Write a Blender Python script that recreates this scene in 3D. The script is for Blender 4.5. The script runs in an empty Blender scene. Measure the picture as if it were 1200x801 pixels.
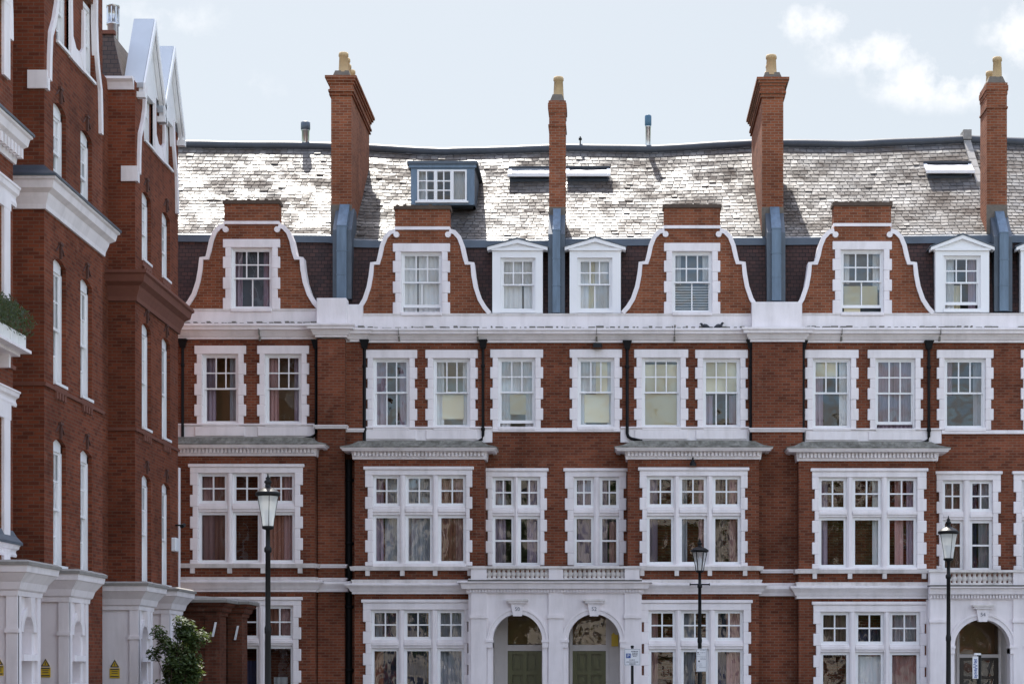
import bpy, bmesh, math, random
from mathutils import Vector, Matrix
random.seed(7)
R = math.radians
scn = bpy.context.scene
col = scn.collection

# ------------------------------------------------------------------ camera
CAMZ, D, F = 1.7, 55.0, 2255.0            # eye height, metres to the terrace, focal length in photo pixels
cam_d = bpy.data.cameras.new('camera'); cam = bpy.data.objects.new('camera', cam_d); col.objects.link(cam)
cam.location = (0, -D, CAMZ); cam.rotation_euler = (R(90), 0, 0)
cam_d.sensor_fit = 'HORIZONTAL'; cam_d.sensor_width = 36.0; cam_d.lens = 36.0*F/1200
cam_d.shift_x = (600-715)/1200; cam_d.shift_y = (780-400.5)/1200
cam_d.clip_end = 5000
scn.camera = cam

# ------------------------------------------------------------------ sky, sun, exposure
SUN_EL, SUN_AZ = 57.0, -12.0              # azimuth from +Y (behind the terrace) towards +X
world = bpy.data.worlds.new('World'); scn.world = world; world.use_nodes = True
wn, wl = world.node_tree.nodes, world.node_tree.links
wn.clear()
wout = wn.new('ShaderNodeOutputWorld'); wbg = wn.new('ShaderNodeBackground')
sky = wn.new('ShaderNodeTexSky'); sky.sky_type = 'NISHITA'; sky.sun_disc = False
sky.sun_elevation = R(SUN_EL); sky.sun_rotation = R(SUN_AZ); sky.air_density = 1.0; sky.dust_density = 1.6; sky.ozone_density = 1.0
wbg.inputs['Strength'].default_value = 0.15
wl.new(wbg.outputs[0], wout.inputs[0])
sun_d = bpy.data.lights.new('sun', 'SUN'); sun = bpy.data.objects.new('sun', sun_d); col.objects.link(sun)
sun_d.energy = 2.7; sun_d.angle = R(0.53); sun_d.color = (1.0, 0.95, 0.87)
az, el = R(SUN_AZ), R(SUN_EL)
sdir = Vector((math.sin(az)*math.cos(el), math.cos(az)*math.cos(el), math.sin(el)))
sun.rotation_euler = sdir.to_track_quat('Z', 'Y').to_euler()
scn.view_settings.view_transform = 'Standard'; scn.view_settings.look = 'None'
scn.view_settings.gamma = 1.0; scn.view_settings.exposure = 1.72
scn.render.engine = 'CYCLES'
scn.cycles.max_bounces = 8; scn.cycles.transparent_max_bounces = 12
scn.cycles.use_denoising = True

def clouds():
    """thin cloud, added rear cloud and dimmed front laid over the sky by world direction"""
    g = wn.new('ShaderNodeTexCoord'); s = wn.new('ShaderNodeSeparateXYZ'); wl.new(g.outputs['Generated'], s.inputs[0])
    def m(op, a, b=None, clamp=False):
        n = wn.new('ShaderNodeMath'); n.operation = op; n.use_clamp = clamp
        for i, v in enumerate((a, b)):
            if v is None: continue
            if isinstance(v, (int, float)): n.inputs[i].default_value = v
            else: wl.new(v, n.inputs[i])
        return n.outputs[0]
    zc = m('ADD', m('MAXIMUM', s.outputs[2], 0.0), 0.12)
    u, v = m('DIVIDE', s.outputs[0], zc), m('DIVIDE', s.outputs[1], zc)
    c = wn.new('ShaderNodeCombineXYZ'); wl.new(u, c.inputs[0]); wl.new(v, c.inputs[1])
    nz = wn.new('ShaderNodeTexNoise'); nz.inputs['Scale'].default_value = 1.9; nz.inputs['Detail'].default_value = 8.0; nz.inputs['Roughness'].default_value = 0.58
    wl.new(c.outputs[0], nz.inputs['Vector'])
    acc = None
    # cloud banks by direction: centre (x/y, z/y), half sizes, weight
    n1 = wn.new('ShaderNodeTexNoise'); n1.inputs['Scale'].default_value = 30.0; n1.inputs['Detail'].default_value = 9.0; n1.inputs['Roughness'].default_value = 0.62
    wl.new(g.outputs['Generated'], n1.inputs['Vector'])
    yy = m('MAXIMUM', s.outputs[1], 0.05)
    px, pz = m('DIVIDE', s.outputs[0], yy), m('DIVIDE', s.outputs[2], yy)
    for (cx, cz, hx, hz, w) in ((.108, .333, .026, .011, .85), (.140, .318, .030, .012, .9), (.172, .304, .034, .013, 1.0), (.215, .326, .018, .018, .95), (.195, .300, .022, .010, .7), (-.235, .335, .03, .010, .45), (-.19, .30, .02, .008, .30)):
        dx = m('DIVIDE', m('SUBTRACT', px, cx), hx); dz = m('DIVIDE', m('SUBTRACT', pz, cz), hz)
        r2 = m('ADD', m('MULTIPLY', dx, dx), m('MULTIPLY', dz, dz))
        f = m('MULTIPLY', m('SUBTRACT', 1.0, m('MULTIPLY', r2, 0.42), True), w)
        acc = f if acc is None else m('MAXIMUM', acc, f)
    front = m('GREATER_THAN', s.outputs[1], 0.05)
    near = m('MULTIPLY', m('MULTIPLY', m('ADD', acc, m('MULTIPLY', m('SUBTRACT', n1.outputs[0], 0.60), 4.2)), acc, True), front)
    ramp = wn.new('ShaderNodeValToRGB'); ramp.color_ramp.elements[0].position = 0.40; ramp.color_ramp.elements[1].position = 0.60
    wl.new(nz.outputs[0], ramp.inputs[0])
    back = m('MULTIPLY', ramp.outputs[0], m('MULTIPLY', m('SUBTRACT', 0.1, s.outputs[1]), 2.5, True))  # unseen cloud bank behind the camera, added to brighten the facade
    front_dim = m('MULTIPLY', m('MULTIPLY', m('MULTIPLY', s.outputs[1], 3.0, True), m('MULTIPLY', m('SUBTRACT', .80, s.outputs[2]), 3.0, True)), .90)
    return m('MAXIMUM', m('MULTIPLY', near, .8), back), front_dim
cl, front_dim = clouds()
vmix = wn.new('ShaderNodeMixRGB'); wl.new(front_dim, vmix.inputs[0]); wl.new(sky.outputs[0], vmix.inputs[1]); vmix.inputs[2].default_value = (1.235, 1.28, 1.255, 1)   # pale haze colour painted over the sky ahead, added to dim it
wmix = wn.new('ShaderNodeMixRGB'); wl.new(cl, wmix.inputs[0]); wl.new(vmix.outputs[0], wmix.inputs[1]); wmix.inputs[2].default_value = (2.9, 2.8, 2.75, 1)
wl.new(wmix.outputs[0], wbg.inputs['Color'])

# ------------------------------------------------------------------ helpers
def X(px, y=0.0): return (px-715)*(D+y)/F
def Z(py, y=0.0): return CAMZ+(780-py)*(D+y)/F
def interp(t, x):
    if x <= t[0][0]: return t[0][1]
    for (a, b), (c, d) in zip(t, t[1:]):
        if x <= c: return b+(d-b)*(x-a)/(c-a)
    return t[-1][1]

class Fr:
    """wall frame: u along the wall, v up, d outwards"""
    def __init__(s, o, u, n): s.o, s.u, s.n = o, u, n
    def __call__(s, u, v, d=0.0): return (s.o[0]+s.u[0]*u+s.n[0]*d, s.o[1]+s.u[1]*u+s.n[1]*d, v)
def FRONT(y): return Fr((0, y), (1, 0), (0, -1))
def LEFT(x): return Fr((x, 0), (0, 1), (1, 0))
MIR = [None]                              # mirror plane x for the mirrored house, or None

class MB:
    def __init__(s): s.v, s.f, s.m, s.mats, s.cur, s.sm = [], [], [], [], 0, []
    def mat(s, m):
        if m not in s.mats: s.mats.append(m)
        s.cur = s.mats.index(m); return s
    def face(s, pts, smooth=False):
        b = len(s.v); s.v.extend(pts); s.f.append(tuple(range(b, b+len(pts)))); s.m.append(s.cur); s.sm.append(smooth)
    def grid(s, rows, closed=False, smooth=False):
        b = len(s.v); n = len(rows[0])
        for r in rows: s.v.extend(r)
        for i in range(len(rows)-1):
            for j in range(n if closed else n-1):
                k = (j+1) % n
                s.f.append((b+i*n+j, b+i*n+k, b+(i+1)*n+k, b+(i+1)*n+j)); s.m.append(s.cur); s.sm.append(smooth)
    def hexa(s, p):                       # p: 8 points, bottom ring then top ring
        b = len(s.v); s.v.extend(p)
        for q in ((0,3,2,1),(4,5,6,7),(0,1,5,4),(1,2,6,5),(2,3,7,6),(3,0,4,7)):
            s.f.append(tuple(b+i for i in q)); s.m.append(s.cur); s.sm.append(False)
    def box(s, x0, x1, y0, y1, z0, z1):
        s.hexa([(x0,y0,z0),(x1,y0,z0),(x1,y1,z0),(x0,y1,z0),(x0,y0,z1),(x1,y0,z1),(x1,y1,z1),(x0,y1,z1)])
    def fbox(s, fr, u0, u1, v0, v1, d0, d1):
        s.hexa([fr(u0,v0,d1),fr(u1,v0,d1),fr(u1,v0,d0),fr(u0,v0,d0),fr(u0,v1,d1),fr(u1,v1,d1),fr(u1,v1,d0),fr(u0,v1,d0)])
    def prism(s, fr, poly, d0, d1):
        n = len(poly); a = [fr(u, v, d1) for u, v in poly]; b = [fr(u, v, d0) for u, v in poly]
        s.face(a); s.face(b[::-1])
        for i in range(n):
            j = (i+1) % n; s.face([a[i], a[j], b[j], b[i]])
    def prism_x(s, poly, x0, x1):         # polygon in (y,z) extruded along x
        n = len(poly); a = [(x0, y, z) for y, z in poly]; b = [(x1, y, z) for y, z in poly]
        s.face(a); s.face(b[::-1])
        for i in range(n):
            j = (i+1) % n; s.face([a[i], a[j], b[j], b[i]])
    def ribbon(s, fr, pts, w, d0, d1):    # band of width w along a polyline on the wall (left side of travel)
        ins = []
        for i, p in enumerate(pts):
            a = Vector(pts[max(i-1, 0)]); b = Vector(pts[min(i+1, len(pts)-1)]); t = (b-a).normalized()
            ins.append((p[0]-t.y*w, p[1]+t.x*w))
        rows = []
        for (p, q) in zip(pts, ins):
            rows.append([fr(p[0],p[1],d0), fr(p[0],p[1],d1), fr(q[0],q[1],d1), fr(q[0],q[1],d0)])
        s.grid(rows, closed=True); s.face(rows[0]); s.face(rows[-1][::-1])
    def sweep(s, path, prof, caps=True):  # moulding: plan path, right-hand side is outwards; profile of (out, z)
        n = len(path); rows = []
        for i in range(n):
            p = Vector(path[i])
            ds = []
            if i > 0: ds.append((Vector(path[i])-Vector(path[i-1])).normalized())
            if i < n-1: ds.append((Vector(path[i+1])-Vector(path[i])).normalized())
            ns = [Vector((d.y, -d.x)) for d in ds]
            if len(ns) == 2:
                m = ns[0]+ns[1]; m = m/(m.dot(ns[0])) if m.length > 1e-6 else ns[0]
            else: m = ns[0]
            rows.append([(p.x+m.x*o, p.y+m.y*o, z) for o, z in prof])
        s.grid(rows, closed=True)
        if caps: s.face(rows[0]); s.face(rows[-1][::-1])
    def tube(s, pts, rad, n=8, smooth=True, caps=True):
        pts = [Vector(p) for p in pts]; rows = []
        if not isinstance(rad, (list, tuple)): rad = [rad]*len(pts)
        up = Vector((0.13, 0.21, 1)).normalized()
        for i, p in enumerate(pts):
            t = (pts[min(i+1, len(pts)-1)]-pts[max(i-1, 0)]).normalized()
            a = t.cross(up)
            if a.length < .3: a = t.cross(Vector((1, .2, 0)))
            a.normalize(); b = t.cross(a)
            rows.append([tuple(p+(a*math.cos(k*2*math.pi/n)+b*math.sin(k*2*math.pi/n))*rad[i]) for k in range(n)])
        s.grid(rows, closed=True, smooth=smooth)
        if caps: s.face(rows[0]); s.face(rows[-1][::-1])
    def lathe(s, c, prof, n=12, smooth=True, caps=True):
        rows = [[(c[0]+r*math.cos(2*math.pi*k/n), c[1]+r*math.sin(2*math.pi*k/n), c[2]+z) for k in range(n)] for r, z in prof]
        s.grid(rows, closed=True, smooth=smooth)
        if caps: s.face(rows[0]); s.face(rows[-1][::-1])
    def build(s, name, parent=None, normals=True, bevel=0.0):
        me = bpy.data.meshes.new(name)
        vs = s.v if MIR[0] is None else [(2*MIR[0]-x, y, z) for x, y, z in s.v]
        me.from_pydata([tuple(v) for v in vs], [], s.f)
        for m in s.mats: me.materials.append(m)
        me.polygons.foreach_set('material_index', s.m); me.polygons.foreach_set('use_smooth', s.sm)
        bm = bmesh.new(); bm.from_mesh(me)
        if normals: bmesh.ops.recalc_face_normals(bm, faces=bm.faces[:])
        bm.to_mesh(me); bm.free()
        o = bpy.data.objects.new(name, me); col.objects.link(o)
        put(o, parent)
        if bevel:
            b = o.modifiers.new('bevel', 'BEVEL'); b.width = bevel; b.segments = 1; b.limit_method = 'ANGLE'; b.angle_limit = R(50)
        return o

def put(o, parent):
    if parent is not None:
        o.parent = parent
        w = parent; off = Vector((0, 0, 0))
        while w is not None: off += Vector(w.location); w = w.parent
        o.location = Vector(o.location)-off
def tag(o, label, cat, group=None, kind=None):
    if label: o['label'] = label
    if cat: o['category'] = cat
    if group: o['group'] = group
    if kind: o['kind'] = kind
    return o
def thing(name, loc, label, cat, group=None):
    if MIR[0] is not None: loc = (2*MIR[0]-loc[0], loc[1], loc[2])
    o = bpy.data.objects.new(name, None); o.empty_display_size = .3; col.objects.link(o); o.location = loc
    return tag(o, label, cat, group)
def structure(name, mb): return tag(mb.build(name), None, None, kind='structure')

# ------------------------------------------------------------------ materials
class NT:
    def __init__(s, name):
        s.m = bpy.data.materials.new(name); s.m.use_nodes = True; s.n, s.l = s.m.node_tree.nodes, s.m.node_tree.links
        s.p = s.n['Principled BSDF']; s.out = s.n['Material Output']
    def new(s, t, **kw):
        n = s.n.new(t)
        for k, v in kw.items():
            if k in n.inputs.keys():
                if hasattr(v, 'is_linked') or isinstance(v, bpy.types.NodeSocket): s.l.new(v, n.inputs[k])
                else: n.inputs[k].default_value = v
            else: setattr(n, k, v)
        return n
    def math(s, op, a, b=None, clamp=False):
        n = s.n.new('ShaderNodeMath'); n.operation = op; n.use_clamp = clamp
        for i, v in enumerate((a, b)):
            if v is None: continue
            if isinstance(v, (int, float)): n.inputs[i].default_value = v
            else: s.l.new(v, n.inputs[i])
        return n.outputs[0]
    def mix(s, f, a, b, mode='MIX'):
        n = s.n.new('ShaderNodeMixRGB'); n.blend_type = mode
        for i, v in enumerate((f, a, b)):
            if isinstance(v, bpy.types.NodeSocket): s.l.new(v, n.inputs[i])
            elif isinstance(v, (int, float)): n.inputs[i].default_value = v
            else: n.inputs[i].default_value = (*v[:3], 1)
        return n.outputs[0]
    def noise(s, vec, scale, detail=4, rough=.55):
        n = s.n.new('ShaderNodeTexNoise'); n.inputs['Scale'].default_value = scale; n.inputs['Detail'].default_value = detail; n.inputs['Roughness'].default_value = rough
        if vec is not None: s.l.new(vec, n.inputs['Vector'])
        return n.outputs[0]
    def ramp(s, f, a, b, c0=(0,0,0), c1=(1,1,1)):
        n = s.n.new('ShaderNodeValToRGB'); e = n.color_ramp.elements
        e[0].position, e[1].position = a, b; e[0].color = (*c0, 1); e[1].color = (*c1, 1)
        s.l.new(f, n.inputs[0]); return n.outputs[0]
    def pos(s):
        return s.n.new('ShaderNodeNewGeometry').outputs['Position']
    def scaled(s, vec, sc):
        n = s.n.new('ShaderNodeMapping'); n.inputs['Scale'].default_value = sc; s.l.new(vec, n.inputs['Vector']); return n.outputs[0]
    def wallvec(s):
        g = s.n.new('ShaderNodeNewGeometry')
        a = s.n.new('ShaderNodeSeparateXYZ'); s.l.new(g.outputs['Position'], a.inputs[0])
        b = s.n.new('ShaderNodeSeparateXYZ'); s.l.new(g.outputs['True Normal'], b.inputs[0])
        side = s.math('GREATER_THAN', s.math('ABSOLUTE', b.outputs[0]), 0.7)
        mx = s.n.new('ShaderNodeMix'); mx.data_type = 'FLOAT'; s.l.new(side, mx.inputs[0]); s.l.new(a.outputs[0], mx.inputs[2]); s.l.new(a.outputs[1], mx.inputs[3])
        c = s.n.new('ShaderNodeCombineXYZ'); s.l.new(mx.outputs[0], c.inputs[0]); s.l.new(a.outputs[2], c.inputs[1])
        return c.outputs[0], g.outputs['Position']
    def col(s, c):
        if isinstance(c, bpy.types.NodeSocket): s.l.new(c, s.p.inputs['Base Color'])
        else: s.p.inputs['Base Color'].default_value = (*c[:3], 1)
    def rough(s, r):
        if isinstance(r, bpy.types.NodeSocket): s.l.new(r, s.p.inputs['Roughness'])
        else: s.p.inputs['Roughness'].default_value = r
    def bump(s, h, dist=.01, strength=1.0):
        b = s.n.new('ShaderNodeBump'); b.inputs['Distance'].default_value = dist; b.inputs['Strength'].default_value = strength
        s.l.new(h, b.inputs['Height']); s.l.new(b.outputs[0], s.p.inputs['Normal'])

def mat_brick(name, c1, c2, mortar, soot=.5):
    t = NT(name); vec, pos = t.wallvec()
    b = t.new('ShaderNodeTexBrick'); t.l.new(vec, b.inputs['Vector'])
    b.inputs['Scale'].default_value = 1.0; b.inputs['Brick Width'].default_value = .228; b.inputs['Row Height'].default_value = .078
    b.inputs['Mortar Size'].default_value = .010; b.inputs['Mortar Smooth'].default_value = .2; b.inputs['Bias'].default_value = -.15
    b.inputs['Color1'].default_value = (*c1, 1); b.inputs['Color2'].default_value = (*c2, 1); b.inputs['Mortar'].default_value = (*mortar, 1)
    # a scatter of darker, over-burnt bricks
    b2 = t.new('ShaderNodeTexBrick'); t.l.new(vec, b2.inputs['Vector'])
    b2.inputs['Scale'].default_value = 1.0; b2.inputs['Brick Width'].default_value = .228; b2.inputs['Row Height'].default_value = .078
    b2.inputs['Mortar Size'].default_value = 0.0; b2.inputs['Bias'].default_value = -.55
    b2.inputs['Color1'].default_value = (1,1,1,1); b2.inputs['Color2'].default_value = (.62,.58,.58,1)
    c = t.mix(.8, b.outputs['Color'], b2.outputs['Color'], 'MULTIPLY')
    n1 = t.ramp(t.noise(pos, .55, 5, .6), .35, .7, (1,1,1), (1-soot, 1-soot, 1-soot))
    c = t.mix(1.0, c, n1, 'MULTIPLY')
    n2 = t.ramp(t.noise(t.scaled(pos, (2.2, 2.2, .25)), 1.0, 5, .65), .5, .78, (1,1,1), (.62,.6,.6))
    c = t.mix(.8, c, n2, 'MULTIPLY')
    n3 = t.ramp(t.noise(pos, 2.3, 4, .6), .62, .85)
    c = t.mix(t.math('MULTIPLY', n3, .22), c, (.42,.33,.27))
    t.col(c); t.rough(.9); t.p.inputs['Specular IOR Level'].default_value = .12; t.bump(b.outputs['Fac'], -.006, .8); return t.m
M = {}
M['brick'] = mat_brick('red_brick', (.245,.074,.038), (.155,.047,.027), (.22,.135,.095))
M['brick_bright'] = mat_brick('orange_brick', (.295,.097,.047), (.205,.066,.035), (.29,.185,.13), .35)
M['brick_row'] = mat_brick('row_brick', (.225,.061,.030), (.14,.040,.023), (.19,.10,.068), .42)
M['brick_porch'] = mat_brick('porch_brick', (.15,.050,.029), (.095,.034,.021), (.12,.07,.05))
M['brick_dark'] = mat_brick('dark_brick', (.05,.03,.024), (.03,.02,.018), (.04,.03,.027))

def mat_white(name, c=(.84,.795,.81), grime=.35, rough=.5):
    t = NT(name); pos = t.pos()
    n = t.ramp(t.noise(t.scaled(pos, (3.0, 3.0, .5)), 1.0, 6, .65), .45, .72)
    n2 = t.ramp(t.noise(pos, 1.1, 5, .6), .45, .8)
    f = t.math('MULTIPLY', t.math('ADD', t.math('MULTIPLY', n, .7), t.math('MULTIPLY', n2, .5)), grime, True)
    t.col(t.mix(f, c, (.30,.27,.25))); t.rough(rough); t.bump(t.noise(pos, 60, 3), .002, .3); return t.m
M['white'] = mat_white('white_paint', grime=.34)
M['stucco'] = mat_white('white_stucco', (.82,.77,.785), grime=.34)
M['timber'] = mat_white('white_timber', (.82,.82,.83), .10, .35)
M['weathered'] = mat_white('weathered_white', (.72,.68,.66), grime=.75, rough=.7)

def mat_simple(name, c, rough=.6, metal=0.0, var=.25, scale=3.0, spec=.5, streak=False):
    t = NT(name); pos = t.pos()
    n = t.noise(t.scaled(pos, (4,4,.6)) if streak else pos, scale, 5, .6)
    t.col(t.mix(n, tuple(v*(1-var) for v in c), tuple(min(1, v*(1+var)) for v in c)))
    t.rough(rough); t.p.inputs['Metallic'].default_value = metal; t.p.inputs['Specular IOR Level'].default_value = spec
    return t.m
M['lead'] = mat_simple('lead', (.075,.095,.12), .45, .2, .4, 2.0)
M['lead_pale'] = mat_simple('pale_lead', (.44,.475,.52), .40, .2, .12, 1.5)
M['lead_light'] = mat_simple('weathered_lead', (.115,.165,.225), .40, .2, .6, 1.6, streak=True)
def mat_leadmoss():
    t = NT('mossy_lead'); pos = t.pos()
    a = t.ramp(t.noise(t.scaled(pos, (7,3,.8)), 1.0, 6, .7), .38, .66); b = t.ramp(t.noise(pos, 2.2, 5, .65), .42, .68)
    c = t.mix(a, (.27,.26,.225), (.085,.08,.06)); c = t.mix(t.math('MULTIPLY', b, .8), c, (.06,.058,.042)); t.col(c); t.rough(.85); return t.m
M['lead_moss'] = mat_leadmoss()
M['moss'] = mat_simple('dirt_and_moss', (.045,.042,.035), .95, 0, .6, 6.0)
M['black'] = mat_simple('black_iron', (.005,.005,.006), .45, 0, .3, spec=.25)
M['pipe'] = mat_simple('black_pipe', (.006,.006,.007), .6, 0, .3, spec=.2)
M['ridge'] = mat_simple('ridge_lead', (.035,.042,.055), .5, 0, .5, 4.0)
M['pot'] = mat_simple('buff_terracotta', (.46,.33,.18), .8, 0, .25, 8.0)
M['flaunching'] = mat_simple('cement_flaunching', (.14,.12,.10), .9, 0, .4, 10.0)
M['coping_dark'] = mat_simple('dirty_coping', (.085,.06,.045), .9, 0, .5, 6.0)
M['steel'] = mat_simple('stainless_steel', (.55,.56,.57), .28, .9, .15)
M['flue_blue'] = mat_simple('blue_cowl', (.05,.13,.20), .4, 0, .2)
M['door_green'] = mat_simple('olive_door_paint', (.095,.098,.034), .3, 0, .15)
M['door_dark'] = mat_simple('dark_door_paint', (.030,.022,.017), .35, 0, .2)
M['yellow'] = mat_simple('yellow_plastic', (.62,.42,.03), .5, 0, .08)
M['sign_white'] = mat_simple('sign_white', (.74,.75,.78), .4, 0, .04)
M['sign_blue'] = mat_simple('sign_blue', (.025,.08,.30), .4, 0, .05)
M['ink'] = mat_simple('dark_ink', (.03,.035,.06), .5, 0, .1)
M['ink_soft'] = mat_simple('grey_ink', (.16,.17,.21), .5, 0, .1)
M['box_white'] = mat_simple('planter_paint', (.78,.78,.76), .5, 0, .06)
M['stone'] = mat_simple('dark_coping_stone', (.26,.245,.23), .9, 0, .35, 6)
M['plaster'] = mat_simple('porch_plaster', (.66,.62,.60), .8, 0, .1)
M['wood_red'] = mat_simple('red_gauged_brick', (.16,.058,.037), .85, 0, .25, 5)
M['wood_dark'] = mat_simple('carved_brick', (.085,.036,.026), .9, 0, .3, 5)
M['asphalt'] = mat_simple('asphalt', (.055,.055,.057), .9, 0, .25, 2.0)
M['paving'] = mat_simple('paving_stone', (.33,.31,.28), .9, 0, .2, 1.2)
M['kerbstone'] = mat_simple('kerb_granite', (.30,.29,.28), .85, 0, .2, 4)
M['lawn'] = mat_simple('lawn', (.06,.10,.03), .95, 0, .35, 1.5)
M['bark'] = mat_simple('bark', (.12,.09,.06), .95, 0, .4, 5)
M['pale_brick'] = mat_simple('cream_stucco', (.56,.52,.45), .85, 0, .12, 1.5)
M['grime'] = mat_simple('gutter_grime', (.17,.16,.14), .95, 0, .7, 9.0)
M['line'] = mat_simple('road_paint', (.70,.68,.60), .8, 0, .1)
M['tile'] = None

def mat_tile(name, c1, c2, m, w, h, rough):
    t = NT(name); vec, pos = t.wallvec()
    b = t.new('ShaderNodeTexBrick'); t.l.new(vec, b.inputs['Vector']); b.inputs['Scale'].default_value = 1.0
    b.inputs['Brick Width'].default_value = w; b.inputs['Row Height'].default_value = h; b.inputs['Mortar Size'].default_value = .008
    b.inputs['Color1'].default_value = (*c1,1); b.inputs['Color2'].default_value = (*c2,1); b.inputs['Mortar'].default_value = (*m,1)
    c = t.mix(t.math('MULTIPLY', t.ramp(t.noise(pos, 1.6, 5, .65), .4, .75), .6), b.outputs['Color'], tuple(v*.45 for v in c1))
    t.col(c); t.rough(rough); t.bump(b.outputs['Fac'], -.02, 1.0); return t.m
M['tile'] = mat_tile('dark_clay_tile', (.075,.034,.030), (.040,.022,.022), (.008,.006,.006), .18, .115, .8)
M['tile_row'] = mat_tile('brown_clay_tile', (.085,.048,.036), (.055,.032,.026), (.012,.008,.008), .18, .115, .6)

def mat_slate():
    t = NT('old_slate'); pos = t.pos()
    a = t.new('ShaderNodeAttribute'); a.attribute_name = 'tint'
    sp = t.new('ShaderNodeSeparateColor'); t.l.new(a.outputs['Color'], sp.inputs[0])
    base = t.mix(sp.outputs[0], (.068,.067,.068), (.150,.145,.140))
    pat = t.ramp(t.noise(t.scaled(pos, (.7,.7,1.3)), 1.0, 7, .72), .40, .60)
    base = t.mix(t.math('MULTIPLY', pat, .7), base, (.085,.064,.050))
    lich = t.ramp(t.noise(pos, 7.0, 5, .7), .66, .80)
    base = t.mix(t.math('MULTIPLY', lich, .5), base, (.22,.20,.15))
    t.col(base)
    r = t.math('ADD', t.math('MULTIPLY', sp.outputs[1], .22), t.math('MULTIPLY', pat, .24))
    r = t.math('ADD', r, .40)
    spv = t.math('MULTIPLY', t.math('SUBTRACT', 1.0, t.math('MULTIPLY', pat, .84)), t.math('ADD', .13, t.math('MULTIPLY', sp.outputs[2], .34)), True)
    t.l.new(spv, t.p.inputs['Specular IOR Level'])
    t.rough(r)
    t.bump(t.noise(pos, 22, 4, .6), .004, .4); return t.m
M['slate'] = mat_slate()

def mat_glass():
    """old sash glass: transparent with a wavy mirror reflection"""
    t = NT('window_glass'); pos = t.pos()
    fr = t.new('ShaderNodeFresnel'); fr.inputs['IOR'].default_value = 1.62
    n = t.noise(t.scaled(pos, (1.0, 1.0, .8)), 1.5, 1.5, .45)
    b = t.new('ShaderNodeBump'); b.inputs['Distance'].default_value = .022; b.inputs['Strength'].default_value = 1.0; t.l.new(n, b.inputs['Height'])
    g = t.new('ShaderNodeBsdfGlossy'); g.inputs['Roughness'].default_value = 0.0; t.l.new(b.outputs[0], g.inputs['Normal'])
    tr = t.new('ShaderNodeBsdfTransparent'); tr.inputs['Color'].default_value = (.93,.95,.94,1)
    mx = t.new('ShaderNodeMixShader'); t.l.new(t.math('MULTIPLY', fr.outputs[0], 1.15, True), mx.inputs[0]); t.l.new(tr.outputs[0], mx.inputs[1]); t.l.new(g.outputs[0], mx.inputs[2])
    t.l.new(mx.outputs[0], t.out.inputs['Surface']); return t.m
M['glass'] = mat_glass()
def mat_lantern(name, fac):
    t = NT(name)
    tl = t.new('ShaderNodeBsdfTranslucent'); tl.inputs['Color'].default_value = (.9,.93,.93,1)
    df = t.new('ShaderNodeBsdfDiffuse'); df.inputs['Color'].default_value = (.8,.83,.84,1)
    tr = t.new('ShaderNodeBsdfTransparent'); gl = t.new('ShaderNodeBsdfGlossy'); gl.inputs['Roughness'].default_value = .12
    m1 = t.new('ShaderNodeMixShader'); m1.inputs[0].default_value = .22; t.l.new(tl.outputs[0], m1.inputs[1]); t.l.new(df.outputs[0], m1.inputs[2])
    m2 = t.new('ShaderNodeMixShader'); m2.inputs[0].default_value = fac; t.l.new(m1.outputs[0], m2.inputs[1]); t.l.new(tr.outputs[0], m2.inputs[2])
    m3 = t.new('ShaderNodeMixShader'); m3.inputs[0].default_value = .08; t.l.new(m2.outputs[0], m3.inputs[1]); t.l.new(gl.outputs[0], m3.inputs[2])
    t.l.new(m3.outputs[0], t.out.inputs['Surface']); return t.m
M['lantern'] = mat_lantern('frosted_glass', .15)
M['lantern_clear'] = mat_lantern('hazy_glass', .66)
def mat_cloth(name, c):
    t = NT(name); d = t.new('ShaderNodeBsdfDiffuse'); d.inputs['Color'].default_value = (*c, 1)
    tl = t.new('ShaderNodeBsdfTranslucent'); tl.inputs['Color'].default_value = (*c, 1)
    mx = t.new('ShaderNodeMixShader'); mx.inputs[0].default_value = .2; t.l.new(d.outputs[0], mx.inputs[1]); t.l.new(tl.outputs[0], mx.inputs[2])
    t.l.new(mx.outputs[0], t.out.inputs['Surface']); return t.m
for k, c in dict(mauve=(.42,.33,.41), pink=(.56,.33,.32), net=(.78,.78,.80), cream=(.83,.76,.56), grey=(.40,.40,.44), navy=(.06,.06,.11), brown=(.24,.17,.14), rust=(.40,.19,.14)).items():
    M['c_'+k] = mat_cloth(k+'_curtain', c)
M['room_dark'] = mat_simple('dark_room', (.10,.085,.075), .9, 0, .1)
M['room_brown'] = mat_simple('brown_room', (.40,.25,.13), .9, 0, .15)  # warm brown, used also to stand in for brick mirrored in panes
M['room_cream'] = mat_simple('cream_room', (.72,.66,.50), .9, 0, .08)
def mat_leaf(name, c1, c2):
    t = NT(name); oi = t.new('ShaderNodeNewGeometry')
    t.col(t.mix(oi.outputs['Random Per Island'], c1, c2)); t.rough(.6)
    t.p.inputs['Subsurface Weight'].default_value = 0.0
    tl = t.new('ShaderNodeBsdfTranslucent'); tl.inputs['Color'].default_value = (.16,.22,.04,1)
    mx = t.new('ShaderNodeMixShader'); mx.inputs[0].default_value = .28; t.l.new(t.p.outputs[0], mx.inputs[1]); t.l.new(tl.outputs[0], mx.inputs[2]); t.l.new(mx.outputs[0], t.out.inputs['Surface'])
    return t.m
M['laurel'] = mat_leaf('laurel_leaf', (.030,.055,.018), (.075,.11,.030))
M['lavender'] = mat_leaf('box_plant_leaf', (.022,.035,.022), (.05,.065,.045))
M['leaf'] = mat_leaf('tree_leaf', (.04,.07,.02), (.08,.12,.035))

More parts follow.
